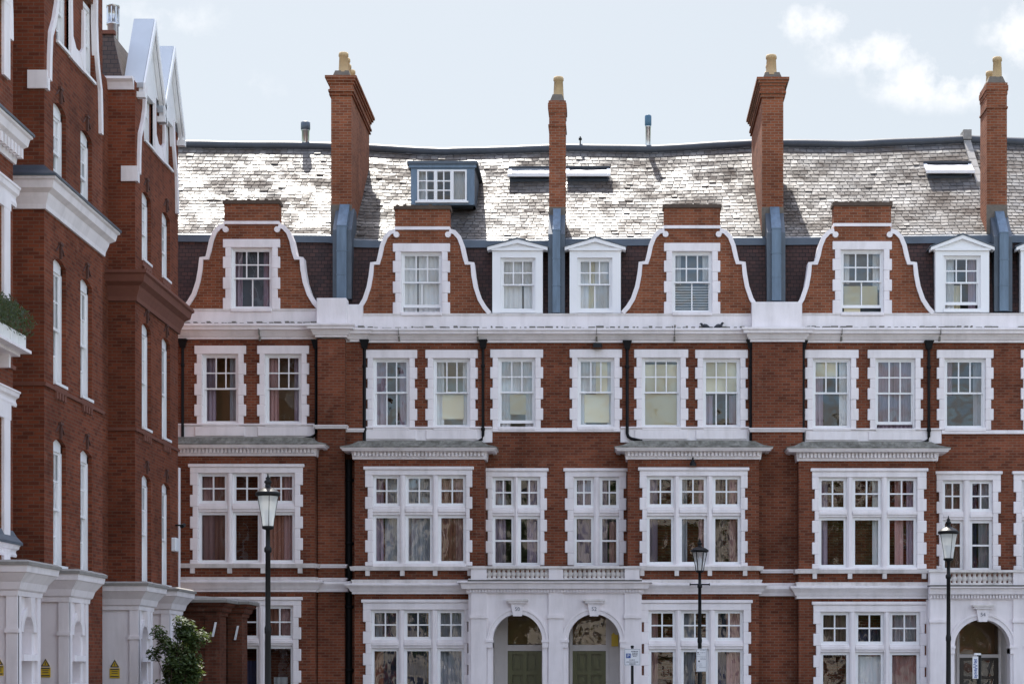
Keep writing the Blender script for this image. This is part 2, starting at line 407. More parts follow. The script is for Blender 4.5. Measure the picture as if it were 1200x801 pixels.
# ------------------------------------------------------------------ walls and windows
def wall(mb, fr, u0, u1, v0, v1, holes, rev=.22, cuts=()):
    """flat wall sheet with rectangular (or segmental-headed) openings and their reveals"""
    us = sorted(set([u0, u1]+[h[i] for h in list(holes)+list(cuts) for i in (0, 1) if u0 < h[i] < u1]))
    vs = sorted(set([v0, v1]+[h[i] for h in list(holes)+list(cuts) for i in (2, 3) if v0 < h[i] < v1]))
    for a, b in zip(us, us[1:]):
        for c, d in zip(vs, vs[1:]):
            mu, mv = (a+b)/2, (c+d)/2
            if any(h[0] < mu < h[1] and h[2] < mv < h[3] for h in list(holes)+list(cuts)): continue
            mb.face([fr(a,c), fr(b,c), fr(b,d), fr(a,d)])
    for h in holes:
        a, b, c, d = h[:4]; rise = h[4] if len(h) > 4 else 0
        arc = [(b, d), (a, d)]
        if rise:
            w = (b-a)/2; rr = (w*w+rise*rise)/(2*rise); m = (a+b)/2; N = 8
            arc = []
            for i in range(N+1):
                q = b-(b-a)*i/N; arc.append((q, d-rr+math.sqrt(rr*rr-(q-m)**2)))
            for p, q in zip(arc, arc[1:]):
                mb.face([fr(*p), fr(*q), fr(q[0], d), fr(p[0], d)] if abs(q[1]-d) > 1e-6 and abs(p[1]-d) > 1e-6 else ([fr(*p), fr(*q), fr(q[0], d)] if abs(p[1]-d) < 1e-6 else [fr(*p), fr(*q), fr(p[0], d)]))
        loop = [(a, c), (b, c)]+arc
        for p, q in zip(loop, loop[1:]+loop[:1]):
            mb.face([fr(*p, 0), fr(*q, 0), fr(*q, -rev), fr(*p, -rev)])

def surround(mb, fr, u0, u1, v0, v1, jw, lh, ear, d1=.055, d0=-.2, first='n', bn=.26, bw=.33, head_mould=False):
    mb.fbox(fr, u0, u1, v1-lh, v1, d0, d1)
    if head_mould: mb.fbox(fr, u0-.04, u1+.04, v1-.06, v1+.03, d0, d1+.05)
    v, wide = v1-lh, first == 'w'
    while v > v0+.01:
        h = bw if wide else bn; b = max(v0, v-h)
        if b-v0 < .09: b = v0
        e = 0 if wide else ear; dd = d1+(.003 if wide else 0)
        mb.fbox(fr, u0+e, u0+jw, b, v, d0, dd); mb.fbox(fr, u1-jw, u1-e, b, v, d0, dd)
        v, wide = b, not wide

def bars(mb, fr, a, b, c, d, d0, d1, edge, nu, nv, t=.036, bottom=None):
    """sash: edge members and glazing bars in the opening a..b, c..d"""
    bt = edge if bottom is None else bottom
    mb.fbox(fr, a, a+edge, c, d, d0, d1); mb.fbox(fr, b-edge, b, c, d, d0, d1)
    mb.fbox(fr, a+edge, b-edge, c, c+bt, d0, d1); mb.fbox(fr, a+edge, b-edge, d-edge, d, d0, d1)
    A, B, C, E = a+edge, b-edge, c+bt, d-edge
    us = [A+(B-A)*i/nu for i in range(nu+1)]; vs = [C+(E-C)*i/nv for i in range(nv+1)]
    for u in us[1:-1]: mb.fbox(fr, u-t/2, u+t/2, C, E, d0+.01, d1-.006)
    for v in vs[1:-1]:
        for p, q in zip(us, us[1:]):
            mb.fbox(fr, p+(t/2 if p != A else 0), q-(t/2 if q != B else 0), v-t/2, v+t/2, d0+.01, d1-.009)
    return us, vs
def panes(mb, fr, us, vs, d):
    for a, b in zip(us, us[1:]):
        for c, e in zip(vs, vs[1:]):
            tx, tz = random.gauss(0, .0028), random.gauss(0, .0022)
            w, h = (b-a)/2, (e-c)/2
            mb.face([fr(a, c, d-tx*w-tz*h), fr(b, c, d+tx*w-tz*h), fr(b, e, d+tx*w+tz*h), fr(a, e, d-tx*w+tz*h)])
def curtain(parent, fr, a, b, c, d, dep, kind, wave=.11, amp=.03):
    mb = MB().mat(M['c_'+kind]); n = max(8, int((b-a)/.022)); ph = random.random()*6
    if kind == 'cream' and wave == 0:
        mb.fbox(fr, a, b, c, d, dep-.01, dep); return mb.build('blind', parent)  # flat cream sheet, serves roller shades and bright reflections in the glass
    rows = []
    for v, k, sl in ((c, 1.15, 1), (c+(d-c)*.5, 1.0, .6), (d, .7, 0)):
        row = []
        for i in range(n+1):
            u = a+(b-a)*i/n
            w = math.sin(ph+u*2*math.pi/wave)+.45*math.sin(ph*2+u*2*math.pi/(wave*2.3)+sl)
            row.append(fr(u, v, dep+amp*k*w))
        rows.append(row)
    mb.grid(rows, smooth=True); return mb.build('curtain', parent)
def slats(parent, fr, a, b, c, d, dep):
    mb = MB().mat(M['c_net']); v = c
    while v < d:
        mb.fbox(fr, a, b, v, v+.035, dep-.02, dep); v += .075
    return mb.build('blind', parent)
def room(parent, fr, a, b, c, d, kind, deep=1.7):
    mb = MB().mat(M['room_'+kind]); e = .06; a, b, c, d = a-e, b+e, c-e, d+e; z0 = -.225
    mb.face([fr(a,c,-deep), fr(b,c,-deep), fr(b,d,-deep), fr(a,d,-deep)])
    for p, q in (((a,c),(b,c)), ((b,c),(b,d)), ((b,d),(a,d)), ((a,d),(a,c))):
        mb.face([fr(*p, z0), fr(*q, z0), fr(*q, -deep), fr(*p, -deep)])
    return mb.build('room_interior', parent)
def drapes(parent, fr, a, b, c, d, cur, dep=-.30):
    for s in cur:
        k, f0, f1 = s[0], s[1], s[2]; g0, g1 = (s[3], s[4]) if len(s) > 4 else (0, 1)
        ua, ub, va, vb = a+(b-a)*f0, a+(b-a)*f1, c+(d-c)*g0, c+(d-c)*g1
        if k == 'slats': slats(parent, fr, ua, ub, va, vb, dep+.05)
        elif k == 'blind': curtain(parent, fr, ua, ub, va, vb, dep+.08, 'cream', wave=0)
        elif k == 'net': curtain(parent, fr, ua, ub, va, vb, dep+.05, k, wave=.15, amp=.02)
        else: curtain(parent, fr, ua, ub, va, vb, dep, k, wave=random.uniform(.10,.15), amp=random.uniform(.028,.045))

def sash_window(house, fr, u0, u1, v0, v1, low=1, cur=(), gap=0.0, rm='dark', jw=.225, lh=.24, ear=.07, bare=False, name='window', part=None, low_v=1):
    """painted stone surround with a double-hung six-light sash; returns the hole for the wall"""
    if bare: ua, ub, va, vb = u0, u1, v0, v1; w = part
    else:
        mb = MB().mat(M['white']); surround(mb, fr, u0, u1, v0, v1, jw, lh, ear)
        ua, ub, va, vb = u0+jw, u1-jw, v0, v1-lh
        mb.fbox(fr, ua, ub, va-.05, va+.05, -.2, .09)
        w = mb.build(name, house, bevel=.012); va += .05
    s = MB().mat(M['timber'])
    t = .055
    s.fbox(fr, ua, ua+t, va, vb, -.19, -.06); s.fbox(fr, ub-t, ub, va, vb, -.19, -.06); s.fbox(fr, ua+t, ub-t, vb-t, vb, -.19, -.06)
    A, B, C, E = ua+t, ub-t, va, vb-t
    mid = C+(E-C)*.525
    g = MB().mat(M['glass'])
    us, vs = bars(s, fr, A, B, mid-.03, E, -.125, -.085, .04, 3, 2); panes(g, fr, us, vs, -.105)
    us, vs = bars(s, fr, A, B, C+gap, mid+.03+gap*.0, -.175, -.132, .04, low, low_v, bottom=.085); panes(g, fr, us, vs, -.153)
    s.build('sash', w); g.build('pane', w)
    if cur: drapes(w, fr, A, B, C, E, cur)
    room(w, fr, ua, ub, va, vb, rm)
    return (ua-.01, ub+.01, va-.06, vb+.01)

def mull_window(house, fr, u0, u1, v0, v1, cols, vt, vu, vl, vb, cur=None, rm='dark', lowbar=False, name='window', d1=.055, ear=.075, sill=True, rms=None):
    """mullioned and transomed window: cols of lights; upper lights vu..vt, lower lights vb..vl"""
    mb = MB().mat(M['white']); jw = cols[0][0]-u0; jr = u1-cols[-1][1]
    lh = v1-vt
    mb.fbox(fr, u0, u1, vt, v1-.09, -.2, d1); mb.fbox(fr, u0-.045, u1+.045, v1-.09, v1, -.2, d1+.045)
    v, wide = vt, True
    while v > v0+.01:
        h = .34 if wide else .27; b = max(v0, v-h)
        if b-v0 < .09: b = v0
        e = 0 if wide else ear; dd = d1+(.003 if wide else 0)
        mb.fbox(fr, u0+e, cols[0][0], b, v, -.2, dd); mb.fbox(fr, cols[-1][1], u1-e, b, v, -.2, dd)
        v, wide = b, not wide
    for (a, b), (c, d) in zip(cols, cols[1:]):
        mb.fbox(fr, b, c, v0, vt, -.2, .02)
        mb.fbox(fr, b+.035, c-.035, v0, vt, .02, .045)
    for a, b in cols:
        mb.fbox(fr, a, b, vl, vu, -.2, .012); mb.fbox(fr, a, b, vl+(vu-vl)*.3, vu-(vu-vl)*.25, .012, .05)
    if sill: mb.fbox(fr, cols[0][0], cols[-1][1], v0-.04, vb, -.2, .075)
    w = mb.build(name, house, bevel=.012)
    s = MB().mat(M['timber']); g = MB().mat(M['glass'])
    for i, (a, b) in enumerate(cols):
        us, vs = bars(s, fr, a, b, vu, vt, -.15, -.07, .085, 2, 2, .04); panes(g, fr, us, vs, -.11)
        us, vs = bars(s, fr, a, b, vb, vl, -.16, -.075, .08, 1, 2 if lowbar else 1, .05); panes(g, fr, us, vs, -.12)
        if cur and cur[i]: drapes(w, fr, a, b, vb, vt, cur[i])
        room(w, fr, a, b, vb, vt, (rms[i] if rms else rm))
    s.build('sash', w); g.build('pane', w)
    return (cols[0][0]-.01, cols[-1][1]+.01, v0, vt+.01)

def pipe(house, px, y0, y1, y, r=.05, hopper=False, elbow=0):
    r *= .84; mb = MB().mat(M['pipe']); x = X(px, y); za, zb = Z(y0, y), Z(y1, y)
    pts = [(x, y, za), (x, y, zb+.16)]
    if elbow: pts += [(x+.03*elbow, y-.02, zb+.06), (x+.12*elbow, y-.05, zb), (x+.42*elbow, y-.12, zb-.07)]
    else: pts += [(x, y, zb)]
    mb.tube(pts, r, 8)
    z = za-.6
    while z > zb+.3:
        mb.lathe((x, y, z), [(r*1.0, -.05), (r*1.35, -.04), (r*1.35, .04), (r, .05)], 8); z -= 1.8
    if hopper:
        mb.hexa([(x-.07,y-.07,za-.1),(x+.07,y-.07,za-.1),(x+.07,y+.05,za-.1),(x-.07,y+.05,za-.1),(x-.115,y-.12,za+.10),(x+.115,y-.12,za+.10),(x+.115,y+.05,za+.10),(x-.115,y+.05,za+.10)])
        mb.box(x-.13, x+.13, y-.14, y+.06, za+.10, za+.14)
    return mb.build('downpipe', house)

# ------------------------------------------------------------------ terrace
RIDGE = [(200,167),(380,169),(440,172),(520,176),(645,172),(665,171),(760,173),(885,166),(920,166),(1000,167),(1140,161),(1185,163),(1500,163)]
EAVE = [(200,273),(385,274),(420,280),(645,280),(665,278),(880,277),(920,277),(1165,274),(1500,274)]
YE, YR = 1.0, 6.0
def roof_pt(x, t):
    ye = YE+(YR-YE)*t
    ze = Z(interp(EAVE, 715+x*F/(D+YE)), YE); zr = Z(interp(RIDGE, 715+x*F/(D+YR))+3.5, YR)
    return Vector((x, ye, ze+(zr-ze)*(.84*t+.16*t*t)))
def slate_roof(house, xa, xb):
    mb = MB().mat(M['slate']); tints = []
    L = 5.7; rows = 27; rnd = random.Random(int(xa*100))
    from mathutils import noise as mn
    for i in range(rows):
        t0, t1 = i/rows, min(1.0, (i+1.25)/rows)
        x = xa-(.11 if i % 2 else 0)
        while x < xb:
            w = .215*rnd.uniform(.85, 1.15); x1 = min(x+w-.018, xb); x0 = max(x, xa); x += w
            if x1-x0 < .03: continue
            slip = 0
            if rnd.random() < .008: slip = -.25/rows*rnd.uniform(.5, 1.5)
            a, b, c, d = (roof_pt(x0, t0+slip), roof_pt(x1, t0+slip), roof_pt(x1, t1), roof_pt(x0, t1))
            nrm = (b-a).cross(d-a).normalized()
            lift = .013+rnd.random()*.007+(.02 if rnd.random() < .03 else 0); tw = rnd.gauss(0, .0022)
            a2, b2 = a+nrm*(lift+tw), b+nrm*(lift-tw); c2, d2 = c-nrm*.002, d-nrm*.002
            sk = rnd.gauss(0, .003); a2.z += sk*.3; b2.z -= sk*.3
            mb.face([tuple(a2), tuple(b2), tuple(c2), tuple(d2)]); mb.face([tuple(a-nrm*.004), tuple(b-nrm*.004), tuple(b2), tuple(a2)])
            v = min(1, max(0, .45+.9*mn.noise(Vector((a.x*.9, a.z*1.2, 3.1)))+rnd.gauss(0, .25)))
            rg = min(1, max(0, .35+.8*mn.noise(Vector((a.x*.7+9, a.z*1.6, 1.7)))+rnd.gauss(0, .30)))
            tints += [(v, rg, rnd.random()**1.25, 1)]*8
    # boarding under the slates, back slope
    mb.mat(M['ridge'])
    N = 12; n0 = len(mb.f)
    xs = [xa+(xb-xa)*k/N for k in range(N+1)]
    mb.grid([[tuple(roof_pt(x, t)-Vector((0, -.02, .03))) for x in xs] for t in (0, .25, .5, .75, 1)])
    mb.grid([[tuple(roof_pt(x, 1)) for x in xs], [(x, 10.4, Z(270)) for x in xs]])
    me = mb.build('roof', house, normals=False)
    at = me.data.color_attributes.new('tint', 'FLOAT_COLOR', 'CORNER'); k = 0
    flat = [c for q in tints for c in q]; flat += [0.5, .5, 0, 1]*(len(me.data.loops)-len(tints))
    at.data.foreach_set('color', flat)
    r = MB().mat(M['ridge'])
    pts = [tuple(roof_pt(x, 1)+Vector((0, 0, .0+.006*math.sin(x*2.3)))) for x in [xa+(xb-xa)*k/24 for k in range(25)]]
    r.tube(pts, .17, 8); r.build('ridge_tiles', me)
    return me

def cornice_profile(z0, z1, out):
    h = z1-z0
    return [(-.05, z0), (.05, z0), (.05, z0+h*.16), (.09, z0+h*.18), (out*.45, z0+h*.42), (out*.5, z0+h*.46), (out*.5, z0+h*.56), (out*.82, z0+h*.58), (out*.86, z0+h*.78), (out, z0+h*.84), (out, z0+h), (-.05, z0+h+.04)]
def dentils(mb, fr, a, b, z0, z1, d0, d1, pitch=.13):
    n = int((b-a)/pitch); p = (b-a)/n
    for i in range(n): mb.fbox(fr, a+p*i+p*.22, a+p*i+p*.78, z0, z1, d0, d1)

def gable(house, px, py0, sx, base, wtop, wrect, low, cur, gap, rm, y=.02, low_v=1):
    """brick Dutch gable with white coping, brick stack block on top, sash window"""
    fr = FRONT(y); c = X(px, y); k = (D+y)/F*sx; kz = (D+y)/F
    # right half outline in photo pixels about the centre: (offset, y)
    H = [(77,0),(71,7),(65,17),(60,32),(57.5,46),(56.5,58.5),(50,58.5),(47,68),(44.5,80),(41,89),(36,94.5),(31,95.5)]
    zb = Z(base, y)
    pts = [(o*k, zb+v*kz) for o, v in H]
    ztop = Z(py0+27, y)
    right = [(c+u, v) for u, v in pts]+[(c+.78*sx, ztop)]
    poly = right+[(2*c-u, v) for u, v in right[::-1]]
    wu0, wu1, wv0, wv1 = X(wrect[0], y), X(wrect[1], y), Z(wrect[3], y), Z(wrect[2], y)
    hole = sash_window(house, fr, wu0, wu1, wv0, wv1, low, cur, gap, rm, jw=.235, lh=.24, low_v=low_v)
    mb = MB().mat(M['brick_bright'])
    # front face cut round the window: horizontal slices
    lv = sorted(set([zb, ztop, hole[2], hole[3]]+[p[1] for p in pts]))
    lv = [v for v in lv if zb <= v <= ztop]
    def half(v):
        best = None
        q = [(u, w) for u, w in pts]+[(.78*sx, ztop)]
        for (u0, v0), (u1, v1) in zip(q, q[1:]):
            if v1 != v0 and v0-1e-9 <= v <= v1+1e-9: best = u0+(u1-u0)*(v-v0)/(v1-v0)
        return best
    for v0, v1 in zip(lv, lv[1:]):
        if v1-v0 < 1e-6: continue
        h0, h1 = half(v0+1e-7), half(v1-1e-7)
        if hole[2] < (v0+v1)/2 < hole[3]:
            mb.face([fr(c-h0,v0), fr(hole[0],v0), fr(hole[0],v1), fr(c-h1,v1)]); mb.face([fr(hole[1],v0), fr(c+h0,v0), fr(c+h1,v1), fr(hole[1],v1)])
        else: mb.face([fr(c-h0,v0), fr(c+h0,v0), fr(c+h1,v1), fr(c-h1,v1)])
    # sides of the thick gable and dormer body behind it
    for sgn in (1, -1):
        for p, q in zip(pts, pts[1:]):
            mb.face([fr(c+sgn*p[0],p[1],0), fr(c+sgn*q[0],q[1],0), fr(c+sgn*q[0],q[1],-.34), fr(c+sgn*p[0],p[1],-.34)])
    bp = [(c-u, v) for u, v in pts[::-1]]
    g = mb.build('gable', house)
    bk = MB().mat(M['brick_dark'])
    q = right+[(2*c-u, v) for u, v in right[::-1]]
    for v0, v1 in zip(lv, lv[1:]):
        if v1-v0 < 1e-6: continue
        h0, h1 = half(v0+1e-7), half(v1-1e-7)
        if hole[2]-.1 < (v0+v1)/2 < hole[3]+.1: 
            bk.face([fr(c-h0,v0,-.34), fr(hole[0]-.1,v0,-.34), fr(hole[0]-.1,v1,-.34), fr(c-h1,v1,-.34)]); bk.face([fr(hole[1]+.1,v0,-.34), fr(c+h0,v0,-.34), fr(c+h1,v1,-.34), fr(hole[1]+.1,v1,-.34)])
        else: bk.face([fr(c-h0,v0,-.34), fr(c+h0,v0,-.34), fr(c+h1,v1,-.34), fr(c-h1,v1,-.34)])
    hw = 1.0*sx
    bk.mat(M['lead']); zt = Z(base-88, y)
    bk.hexa([fr(c-hw,zb,-2.2), fr(c+hw,zb,-2.2), fr(c+hw,zb,-.35), fr(c-hw,zb,-.35), fr(c-hw,zt,-2.2), fr(c+hw,zt,-2.2), fr(c+hw,zt,-.35), fr(c-hw,zt,-.35)])
    bk.build('dormer_body', g)
    cp = MB().mat(M['white'])
    w = .125
    for sgn in (1, -1):
        ln = [(c+sgn*u, v) for u, v in pts]
        if sgn == 1: cp.ribbon(fr, ln[::-1], w, -.40, .07)
        else: cp.ribbon(fr, ln, w, -.40, .07)
        # scroll end and foot
        sx_, sz_ = c+sgn*(pts[-1][0]-.02), pts[-1][1]-.045
        ring = [(sx_+.085*math.cos(a*math.pi/6), sz_+.085*math.sin(a*math.pi/6)) for a in range(12)]
        cp.prism(fr, ring, -.36, .085)
    cp.fbox(fr, c-32.5*k, c+32.5*k, Z(py0+28, y), Z(py0+24.5, y), -.45, .06)
    cp.build('coping', g)
    st = MB().mat(M['brick_bright'])
    st.fbox(fr, c-32*k, c+32*k, Z(py0+24.5, y), Z(py0+4, y), -.42, .025)
    st.mat(M['coping_dark']).fbox(fr, c-33.5*k, c+33.5*k, Z(py0+4, y), Z(py0, y), -.46, .07)
    rnd = random.Random(int(px)); u = c-31*k
    while u < c+31*k:
        h = rnd.uniform(.01, .05); st.fbox(fr, u, u+.09, Z(py0, y), Z(py0, y)+h, -.3, .03+rnd.random()*.03); u += rnd.uniform(.1, .3)
    st.build('stack', g)

def dormer(house, x0, x1, eave, peak, base, wx0, wx1, wy0, wy1, low, cur, gap, y=.30):
    fr = FRONT(y); a, b = X(x0, y), X(x1, y); c = (a+b)/2
    ze, zp, zb = Z(eave, y), Z(peak, y), Z(base, y)
    ua, ub, va, vb = X(wx0, y), X(wx1, y), Z(wy1, y), Z(wy0, y)
    mb = MB().mat(M['timber'])
    mb.fbox(fr, a, ua, zb, ze, -.2, .03); mb.fbox(fr, ub, b, zb, ze, -.2, .03); mb.fbox(fr, ua, ub, vb, ze, -.2, .03); mb.fbox(fr, ua, ub, zb, va, -.2, .07)
    mb.fbox(fr, a-.03, b+.03, ze, ze+.07, -.2, .09)
    mb.prism(fr, [(a, ze+.07), (b, ze+.07), (c, zp-.09)], -.2, .02)
    for s in (-1, 1):
        e = (a-.14 if s < 0 else b+.14)
        mb.prism(fr, [(e, ze+.0), (e, ze+.09), (c, zp), (c, zp-.11)], -.25, .11)
    d = mb.build('dormer', house)
    rf = MB().mat(M['lead'])
    for s in (-1, 1):
        e = (a-.17 if s < 0 else b+.17)
        rf.hexa([fr(e, ze+.09, .13), fr(c, zp+.005, .13), fr(c, zp+.005, -2.0), fr(e, ze+.09, -2.0), fr(e, ze+.125, .13), fr(c, zp+.05, .13), fr(c, zp+.05, -2.0), fr(e, ze+.125, -2.0)])
    rf.fbox(fr, a+.02, a+.06, zb, ze, -1.6, -.21); rf.fbox(fr, b-.06, b-.02, zb, ze, -1.6, -.21)
    rf.build('dormer_roof', d)
    sash_window(house, fr, ua, ub, va, vb, low, cur, gap, 'dark', bare=True, part=d)

def chimney(house, x0, x1, ytop, ybase, capw, pots, depth, y=1.0, style='big'):
    mb = MB().mat(M['brick_bright']); a, b = X(x0, y), X(x1, y); zt, zb = Z(ytop, y), Z(ybase, y)
    p = (D+y)/F
    if style == 'big':
        mb.box(a, b, y, y+depth, zb-2.6, zt-22*p)
        for k, (o, h0, h1) in enumerate(((.05, 22, 20.5), (.02, 20.5, 18), (.075, 18, 15.5), (.04, 15.5, 9), (.075, 9, 6), (.12, 6, 3), (.16, 3, 0))):
            mb.box(a-o, b+o, y-o, y+depth+o, zt-h0*p, zt-h1*p)
    else:
        mb.box(a, b, y, y+depth, zb-2.6, zt-30*p)
        for o, h0, h1 in ((.025, 30, 28), (.0, 28, 14), (.015, 14, 9), (.035, 9, 3), (.015, 3, 0)):
            mb.box(a-o, b+o, y-o, y+depth+o, zt-h0*p, zt-h1*p)
    c = mb.build('chimney', house)
    f = MB().mat(M['flaunching'])
    f.hexa([(a+.02,y+.04,zt),(b-.02,y+.04,zt),(b-.02,y+depth-.04,zt),(a+.02,y+depth-.04,zt)]+[(a+.10,y+.12,zt+.22),(b-.10,y+.12,zt+.22),(b-.10,y+depth-.12,zt+.22),(a+.10,y+depth-.12,zt+.22)])
    f.build('flaunching', c); f = MB().mat(M['flaunching'])
    f.box(a-.012, b+.012, y-.012, y+.0, zb-1.0, zb+.0)
    f.build('flashing', c)
    m = (a+b)/2
    for (px, yo, h, r) in pots:
        q = MB().mat(M['pot']); n = 10
        q.lathe((m+px, y+yo, zt+.15), [(r*1.08, 0), (r*1.0, .06), (r*.86, h-.12), (r*1.0, h-.11), (r*1.0, h-.04), (r*.9, h), (r*.7, h), (r*.7, h-.25)], n)
        q.build('chimney_pot', c)
    return c
def upstand(house, x0, x1, ytop, ybase, side=.10):
    """lead-clad party wall between the mansards"""
    y0 = .28; mb = MB().mat(M['lead_light']); a, b = X(x0, y0), X(x1, y0)
    zt, zb, zk = Z(ytop, 1.0), Z(ybase, y0), Z(ytop+27, .6)
    mb.prism_x([(y0, zb), (y0, zk), (.93, zt), (1.5, zt), (1.5, zb)], a, b)
    for k in (.33, .66, 1.0): mb.box(a-.012, b+.012, y0-.012, y0+.2, zb+(zk-zb)*k-.02, zb+(zk-zb)*k+.012)
    mb.mat(M['lead'])  # side faces get a darker lead: their shade put into the colour
    mb.prism_x([(y0+.12, zb), (y0+.12, zk-.1), (1.05, zt-.1), (1.5, zt-.1), (1.5, zb)], a-side*1.3, a-.001); mb.prism_x([(y0+.12, zb), (y0+.12, zk-.1), (1.05, zt-.1), (1.5, zt-.1), (1.5, zb)], b+.001, b+side*1.3)
    return mb.build('party_wall', house)

def skylight(house, x0, x1, y0, y1, open_=.09):
    """hinged roof light propped up at its foot"""
    ym = 3.2; xa, xb = X(x0, D*0+ym), X(x1, ym)
    def at(py):                            # roof parameter whose picture height is py
        best = min((abs(780-(roof_pt((xa+xb)/2, t/200).z-CAMZ)*F/(D+roof_pt(0, t/200).y)-py), t/200) for t in range(201)); return best[1]
    ta, tb = at(y1), at(y0)
    A, B = roof_pt((xa+xb)/2, ta), roof_pt((xa+xb)/2, tb)
    nrm = Vector((0, -(B.z-A.z), B.y-A.y)).normalized()
    mb = MB().mat(M['lead'])
    def quad(p, q, off0, off1, x_0, x_1):
        v = []
        for o in (off0, off1):
            for (xx, P, e) in ((x_0, p, 0), (x_1, p, 0), (x_1, q, 1), (x_0, q, 1)):
                w = P+nrm*(o[e]); v.append((xx, w.y, w.z))
        return v
    mb.hexa(quad(A, B, (0, 0), (.09, .09), xa, xb))
    s = mb.build('skylight', house)
    fr_ = MB().mat(M['sign_white'])  # white plate under the glass stands in for the sky reflected there
    fr_.hexa(quad(A, B, (.10+open_, .10), (.17+open_, .17), xa-.05, xb+.05))
    w = A+nrm*(.135+open_)
    fr_.mat(M['timber']).box(xa-.06, xb+.06, w.y-.05, w.y+.05, w.z-.05, w.z+.04)
    fr_.mat(M['ridge']); w = B+nrm*.2
    fr_.box(xa-.06, xb+.06, w.y-.02, w.y+.08, w.z-.02, w.z+.035)
    fr_.build('skylight_frame_reflection', s)
    g = MB().mat(M['glass']); g.face(quad(A, B, (.175+open_, .175), (.175+open_, .175), xa+.05, xb-.05)[:4]); g.build('pane', s)

def panel_door(parent, fr, a, b, c, d, m, glazed=False):
    """six-panel door"""
    mb = MB().mat(M[m]); w = b-a; h = d-c
    ux = [(a+.13, a+w/2-.06), (a+w/2+.06, b-.13)]; vx = [(.10, .30), (.36, .66), (.71, .955)]
    mb.fbox(fr, a, b, c, d, -.16, -.11)
    for p, q in ((a, ux[0][0]), (ux[0][1], ux[1][0]), (ux[1][1], b)): mb.fbox(fr, p, q, c, d, -.11, 0)
    for u0, u1 in ux:
        vv = [c]+[c+h*k for v in vx for k in v]+[d]
        for k in range(0, 8, 2): mb.fbox(fr, u0, u1, vv[k], vv[k+1], -.11, -.002)
        for v0, v1 in vx:
            p, q = c+h*v0, c+h*v1
            if not glazed or v0 < .3: mb.prism(fr, [(u0+.07, p+.07), (u1-.07, p+.07), (u1-.07, q-.07), (u0+.07, q-.07)], -.11, -.05)
    o = mb.build('door', parent)
    k = MB().mat(M['steel']); k.tube([fr(b-.09, c+h*.5, .0), fr(b-.09, c+h*.5, .05), fr(b-.09, c+h*.5, .08)], [.02, .02, .035], 8); k.build('door_knob', o)
    if glazed:
        g = MB().mat(M['glass'])
        for u0, u1 in ux: g.face([fr(u0, c+h*.36, -.05), fr(u1, c+h*.36, -.03), fr(u1, c+h*.955, -.03), fr(u0, c+h*.955, -.03)])
        g.build('pane', o)
    return o

def text_mesh(body, size, m, name, ext=.003, valign='CENTER'):
    """lettering as a real mesh"""
    t = bpy.data.curves.new(name, 'FONT'); t.body = body; t.size = size; t.align_x = 'CENTER'; t.align_y = valign; t.extrude = ext
    tmp = bpy.data.objects.new(name, t); col.objects.link(tmp)
    dg = bpy.context.evaluated_depsgraph_get(); me = bpy.data.meshes.new_from_object(tmp.evaluated_get(dg))
    bpy.data.objects.remove(tmp); bpy.data.curves.remove(t)
    me.materials.clear(); me.materials.append(M[m]); me.name = name
    o = bpy.data.objects.new(name, me); col.objects.link(o); return o
BAL = {}
def baluster_mesh():
    if 'm' not in BAL:
        mb = MB().mat(M['weathered'])
        mb.lathe((0, 0, 0), [(.075,0),(.075,.03),(.045,.05),(.05,.08),(.085,.15),(.09,.19),(.06,.25),(.042,.31),(.045,.33),(.065,.34),(.065,.36),(.075,.365),(.075,.39)], 10)
        save = MIR[0]; MIR[0] = None; o = mb.build('baluster'); MIR[0] = save
        BAL['m'] = o.data; bpy.data.objects.remove(o)
    return BAL['m']
